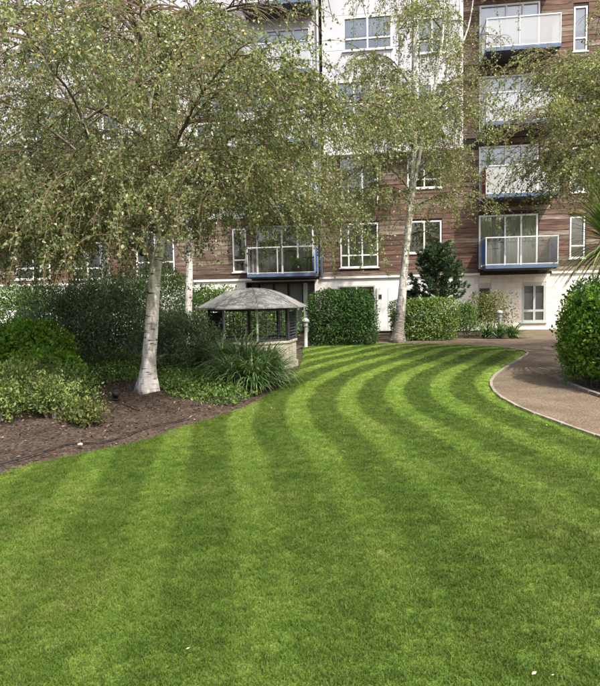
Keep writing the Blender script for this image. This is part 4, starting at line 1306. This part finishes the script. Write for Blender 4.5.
for k in range(8):
    a0, a1 = angs[k], angs[(k+1) % 8]
    r_ = KR-.05
    A = Vector((r_*math.cos(a0), r_*math.sin(a0), 0)); Bv = Vector((r_*math.cos(a1), r_*math.sin(a1), 0))
    ln = (Bv-A).length; yaw = math.atan2((Bv-A).y, (Bv-A).x)
    for (z0, z1) in ((0.617, 0.66), (EZ-.06, EZ-.002)):
        o = MB().box(.045, ln-.045, -.02, .02, z0, z1).build('rail', M['darkmetal'], K); o.location = A; o.rotation_euler = (0, 0, yaw)
    if k in (0, 3, 7):
        for j in range(9):
            z = 0.68 + j*0.067
            o = MB().quad((.045, -.03, z), (ln-.045, -.03, z), (ln-.045, .02, z+.05), (.045, .02, z+.05)).quad((.045, -.03, z-.006), (.045, .02, z+.044), (ln-.045, .02, z+.044), (ln-.045, -.03, z-.006)).build('louvre', M['darkmetal'], K)
            o.location = A; o.rotation_euler = (0, 0, yaw)
    else:
        m = MB()
        for j in range(1, 7):
            u = .045 + (ln-.09)*j/7; m.box(u-.004, u+.004, -.004, .004, .66, EZ-.06)
        for j in range(1, 6):
            z = .66+(EZ-.72)*j/6; m.box(.045, ln-.045, -.0095, -.0045, z-.003, z+.003)
        o = m.build('wire_mesh', M['darkmetal'], K); o.location = A; o.rotation_euler = (0, 0, yaw)
# domed roof: eight curved segments, each with its own lapped strips
prof = [(1.30, EZ+.0), (1.295, EZ+.03), (1.16, EZ+.095), (1.0, EZ+.18), (0.84, EZ+.262), (0.66, EZ+.345), (0.46, EZ+.41), (0.24, EZ+.45), (0.0, EZ+.462)]
for k in range(8):
    a0, a1 = angs[k], angs[(k+1) % 8]
    m = MB()
    for (r0, z0), (r1, z1) in zip(prof[:-1], prof[1:]):
        g0 = 0.001/max(r0, .02); g1 = 0.001/max(r1, .05)
        q = [(r0*math.cos(a0+g0), r0*math.sin(a0+g0), z0), (r0*math.cos(a1-g0), r0*math.sin(a1-g0), z0), (r1*math.cos(a1-g1), r1*math.sin(a1-g1), z1), (r1*math.cos(a0+g1), r1*math.sin(a0+g1), z1)]
        m.quad(*q)
    o = m.build('roof_segment', M['kioskroof'], K)
    s_ = o.modifiers.new('solid', 'SOLIDIFY'); s_.thickness = 0.025; s_.offset = -1
    MB().tube([(r0*math.cos(a0), r0*math.sin(a0), z0+.006) for r0, z0 in prof[1:]], 0.006, 5).build('roof_rib', M['kioskroof'], K)
oct_prism(1.15, EZ+.002, 1.15, EZ+.02).build('ceiling', M['darkmetal'], K)

# --- bollard lights
def bollard(px, py, h, label):
    p = gnd(px, py)
    T = empty('bollard_light', p); tag(T, label, 'bollard light', 'bollard lights along the path')
    MB().lathe([(0.075, -.05), (0.075, .02), (0.055, .03), (0.055, h-.28), (0.06, h-.27)], sides=18).build('post', M['bollard'], T, True)
    MB().lathe([(0.07, h-.268), (0.075, h-.13)], sides=18).build('lens', M['lampglass'], T, True)
    MB().lathe([(0.12, h-.128), (0.125, h-.09), (0.09, h-.03), (0.03, h)], sides=18).build('cap', M['bollard'], T, True)
    for k in range(3):
        z = h-.25+.045*k
        MB().lathe([(0.085, z), (0.085, z+.008)], sides=18).build('louvre_ring', M['bollard'], T)
bollard(306, 347.5, 0.93, 'grey bollard light between the kiosk and the dark clipped hedge')
bollard(499.5, 337, 0.98, 'grey bollard light in front of the bronze shrub')

# --- hedges across the lawn
def at_g(px, py, dy=0.0):
    p = gnd(px, py); return Vector((p.x*(p.y+dy)/p.y, p.y+dy, 0))
shrub('hedge', 'dark glossy clipped hedge right of the kiosk', at_g(342.5, 346.5, .7), (1.06, .7, 0.92), 24000, 0.075, M['laurel'], 101, cat='hedge', box=.75, lump=.12, stems=4, shell=.55, wl=.5)
shrub('hedge', 'bright yellow-green hedge behind the forked birch', at_g(424, 342.5, 1.35), (1.15, .6, 0.74), 15000, 0.085, M['bright_hedge'], 102, cat='hedge', box=.75, lump=.12, stems=4, shell=.55, wl=.5)
shrub('shrub', 'feathery green shrub with pale tips below the blue balcony', at_g(488, 338, 1.4), (1.05, .7, 0.88), 4200, 0.08, M['bronze'], 103, shell=.75, lump=.35, stems=10)
shrub('shrub', 'narrow green shrub between the bright hedge and the feathery shrub', at_g(466, 339, .7), (.42, .4, 0.68), 3200, 0.07, M['mid_shrub'], 104, shell=.6)
for i, (px, lb) in enumerate([(486, 'grassy clump left of the right bollard light'), (499, 'grassy clump around the foot of the right bollard light'), (512, 'grassy clump right of the right bollard light')]):
    straps('grassy_plant', lb, at_g(px, 338.5, .35), 170, 0.95, 0.035, M['strap'], 110+i, (0.2, 1.1), group='grassy clumps at the right bollard')

# --- small dark pine
pc = at_g(438, 341, 2.6)
PT = empty('pine_tree', pc); tag(PT, 'small dark pine rising behind the bright hedge', 'tree')
rp = random.Random(5); npz = np.random.RandomState(5)
MB().tube([(0, 0, -.05), (.05, 0, .9), (-.03, 0, 2.0), (0.05, 0, 3.3)], [.08, .06, .04, .012], 8).build('trunk', M['limb'], PT, True)
LPz = []; LDz = []
brm = MB()
for k in range(40):
    f = (k+.5)/40
    z = 1.15 + 2.1*f; az = k*2.4 + rp.uniform(-.4, .4)
    L = (1.05*(1-f)**.6+.25) * rp.uniform(.7, 1.1)
    pts = [Vector((0, 0, z))]
    for s in range(5):
        e_ = R(5) + s*R(13)
        pts.append(pts[-1]+Vector((math.cos(az)*math.cos(e_), math.sin(az)*math.cos(e_), math.sin(e_)))*L/5)
    brm.tube(pts, [.018, .015, .012, .009, .007, .004], 5)
    for s in range(1, 6):
        for c in range(5 if s > 1 else 2):
            q = pts[s] + Vector((rp.gauss(0, .09), rp.gauss(0, .09), rp.gauss(.02, .05)))
            d = Vector((math.cos(az), math.sin(az), .9)) + Vector((rp.gauss(0, .4), rp.gauss(0, .4), 0))
            for nn in range(40):
                v = d.normalized()*rp.uniform(0, .13)
                LPz.append(tuple(q+v)); LDz.append(tuple(d.normalized()*1.0+Vector((rp.gauss(0, .7), rp.gauss(0, .7), rp.gauss(0, .5)))))
brm.build('branches', M['limb'], PT)
n = len(LPz); ln = npz.uniform(.08, .15, n)
link('crown', leaf_mesh('crown', np.array(LPz), np.array(LDz), rand_dirs(npz, n), ln, ln*.2, npz.beta(2, 2, n)), M['pine'], PT)

# --- right hedge and spiky palm
hc = gnd(600, 386)
hr = at_g(652, 392, .75)
shrub('hedge', 'tall dense dark green hedge at the right edge beside the gravel path', hr, (1.15, 1.5, 0.97), 26000, 0.072, M['laurel'], 120, cat='hedge', box=.45, lump=.14, stems=6, shell=.3, wl=.5)
shrub('shrub', 'left flank of the right hedge, its sunlit side put in as light green leaves', at_g(592, 388, .35), (.44, .95, 0.86), 13000, 0.07, M['lime'], 121, lump=.25, shell=.5, stems=4, wl=.55)  # sunlit side of the hedge, its brightness put into the leaf colour
cp = atY(613, 300, 11.9); cp.z = 0
straps('spiky_palm', 'spiky green palm head leaning in above the right hedge', cp, 340, 1.65, 0.055, M['spike'], 130, (0.0, 2.0), cat='palm', stiff=0.55, trunk=2.5, segs=6)
# short kerb at the foot of the right hedge
kb = smooth_line([gnd(556, 378), gnd(568, 383.5), gnd(583, 390), gnd(600, 396), gnd(625, 405)], 6)
K2 = empty('kerb', (kb[0].x, kb[0].y, 0)); tag(K2, 'low stone kerb along the foot of the right hedge', 'kerb')
for i in range(0, len(kb)-3, 3):
    a, b = kb[i], kb[i+3]
    o = MB().box(.005, (b-a).length-.005, -.035, .035, -.05, .04).build('kerb_stone', M['edging'], K2, bevel=.01)
    o.location = (a.x-kb[0].x, a.y-kb[0].y, 0); o.rotation_euler = (0, 0, math.atan2(b.y-a.y, b.x-a.x))
bq = MB().quad((4.9, 9.6, 0), (9.5, 7.4, 0), (10.5, 14.5, 0), (6.1, 14.0, 0))
o = bq.build('hedge_bed', M['soil']); tag(o, 'dark soil under the right hedge', 'planting bed', kind='structure')

# --- things on the first left balcony
def bw_(u, y, z): return FO + FU*u + FN*y + Vector((0, 0, z))
zf = LZ + .19
for i, (f, h, lb) in enumerate([(0.22, .5, 'bushy potted plant on the lowest left balcony'), (0.40, .38, 'small potted plant in the middle of the lowest left balcony'), (.72, .6, 'potted plant beside the pale curtain on the lowest left balcony')]):
    c = bw_(lu0+(lu1-lu0)*f, -.75, zf)
    T = shrub('potted_plant', lb, c, (.2, .2, h*.4), 500, .07, M['mid_shrub'], 140+i, cat='plant', stems=3, group='potted plants on the lowest left balcony', shell=.8)
    for ch in T.children: ch.location.z = .2
    MB().lathe([(.10, 0.001), (.14, .2), (.15, .25), (.13, .25), (.12, .2)], sides=14).build('pot', M['terracotta'], T, True)
c = bw_(lu0+(lu1-lu0)*.88, -.6, zf)
T = empty('balcony_table', c, -R(FA)); tag(T, 'small dark table on the lowest left balcony', 'table')
MB().lathe([(.26, .66), (.27, .69)], sides=18).build('tabletop', M['darkmetal'], T)
for k in range(3):
    a = k*2.094; MB().tube([(.05*math.cos(a), .05*math.sin(a), .66), (.22*math.cos(a), .22*math.sin(a), 0.002)], .012, 6).build('leg', M['darkmetal'], T)

# --- fallen leaves and daisies on the lawn
rq = np.random.RandomState(9)
Q = np.c_[rq.uniform(-5, 6, 150), rq.uniform(2.2, 16, 150)]
Q = Q[inside(Q, LP)]
shards('fallen_leaves', np.c_[Q, np.full(len(Q), 0.04)], 0.010, M['fallen'], 'few pale fallen leaves scattered over the lawn', 'fallen leaves', flat=.3, seed=5, lz=.8)
print('boards', len(boards), 'blocks', nb)
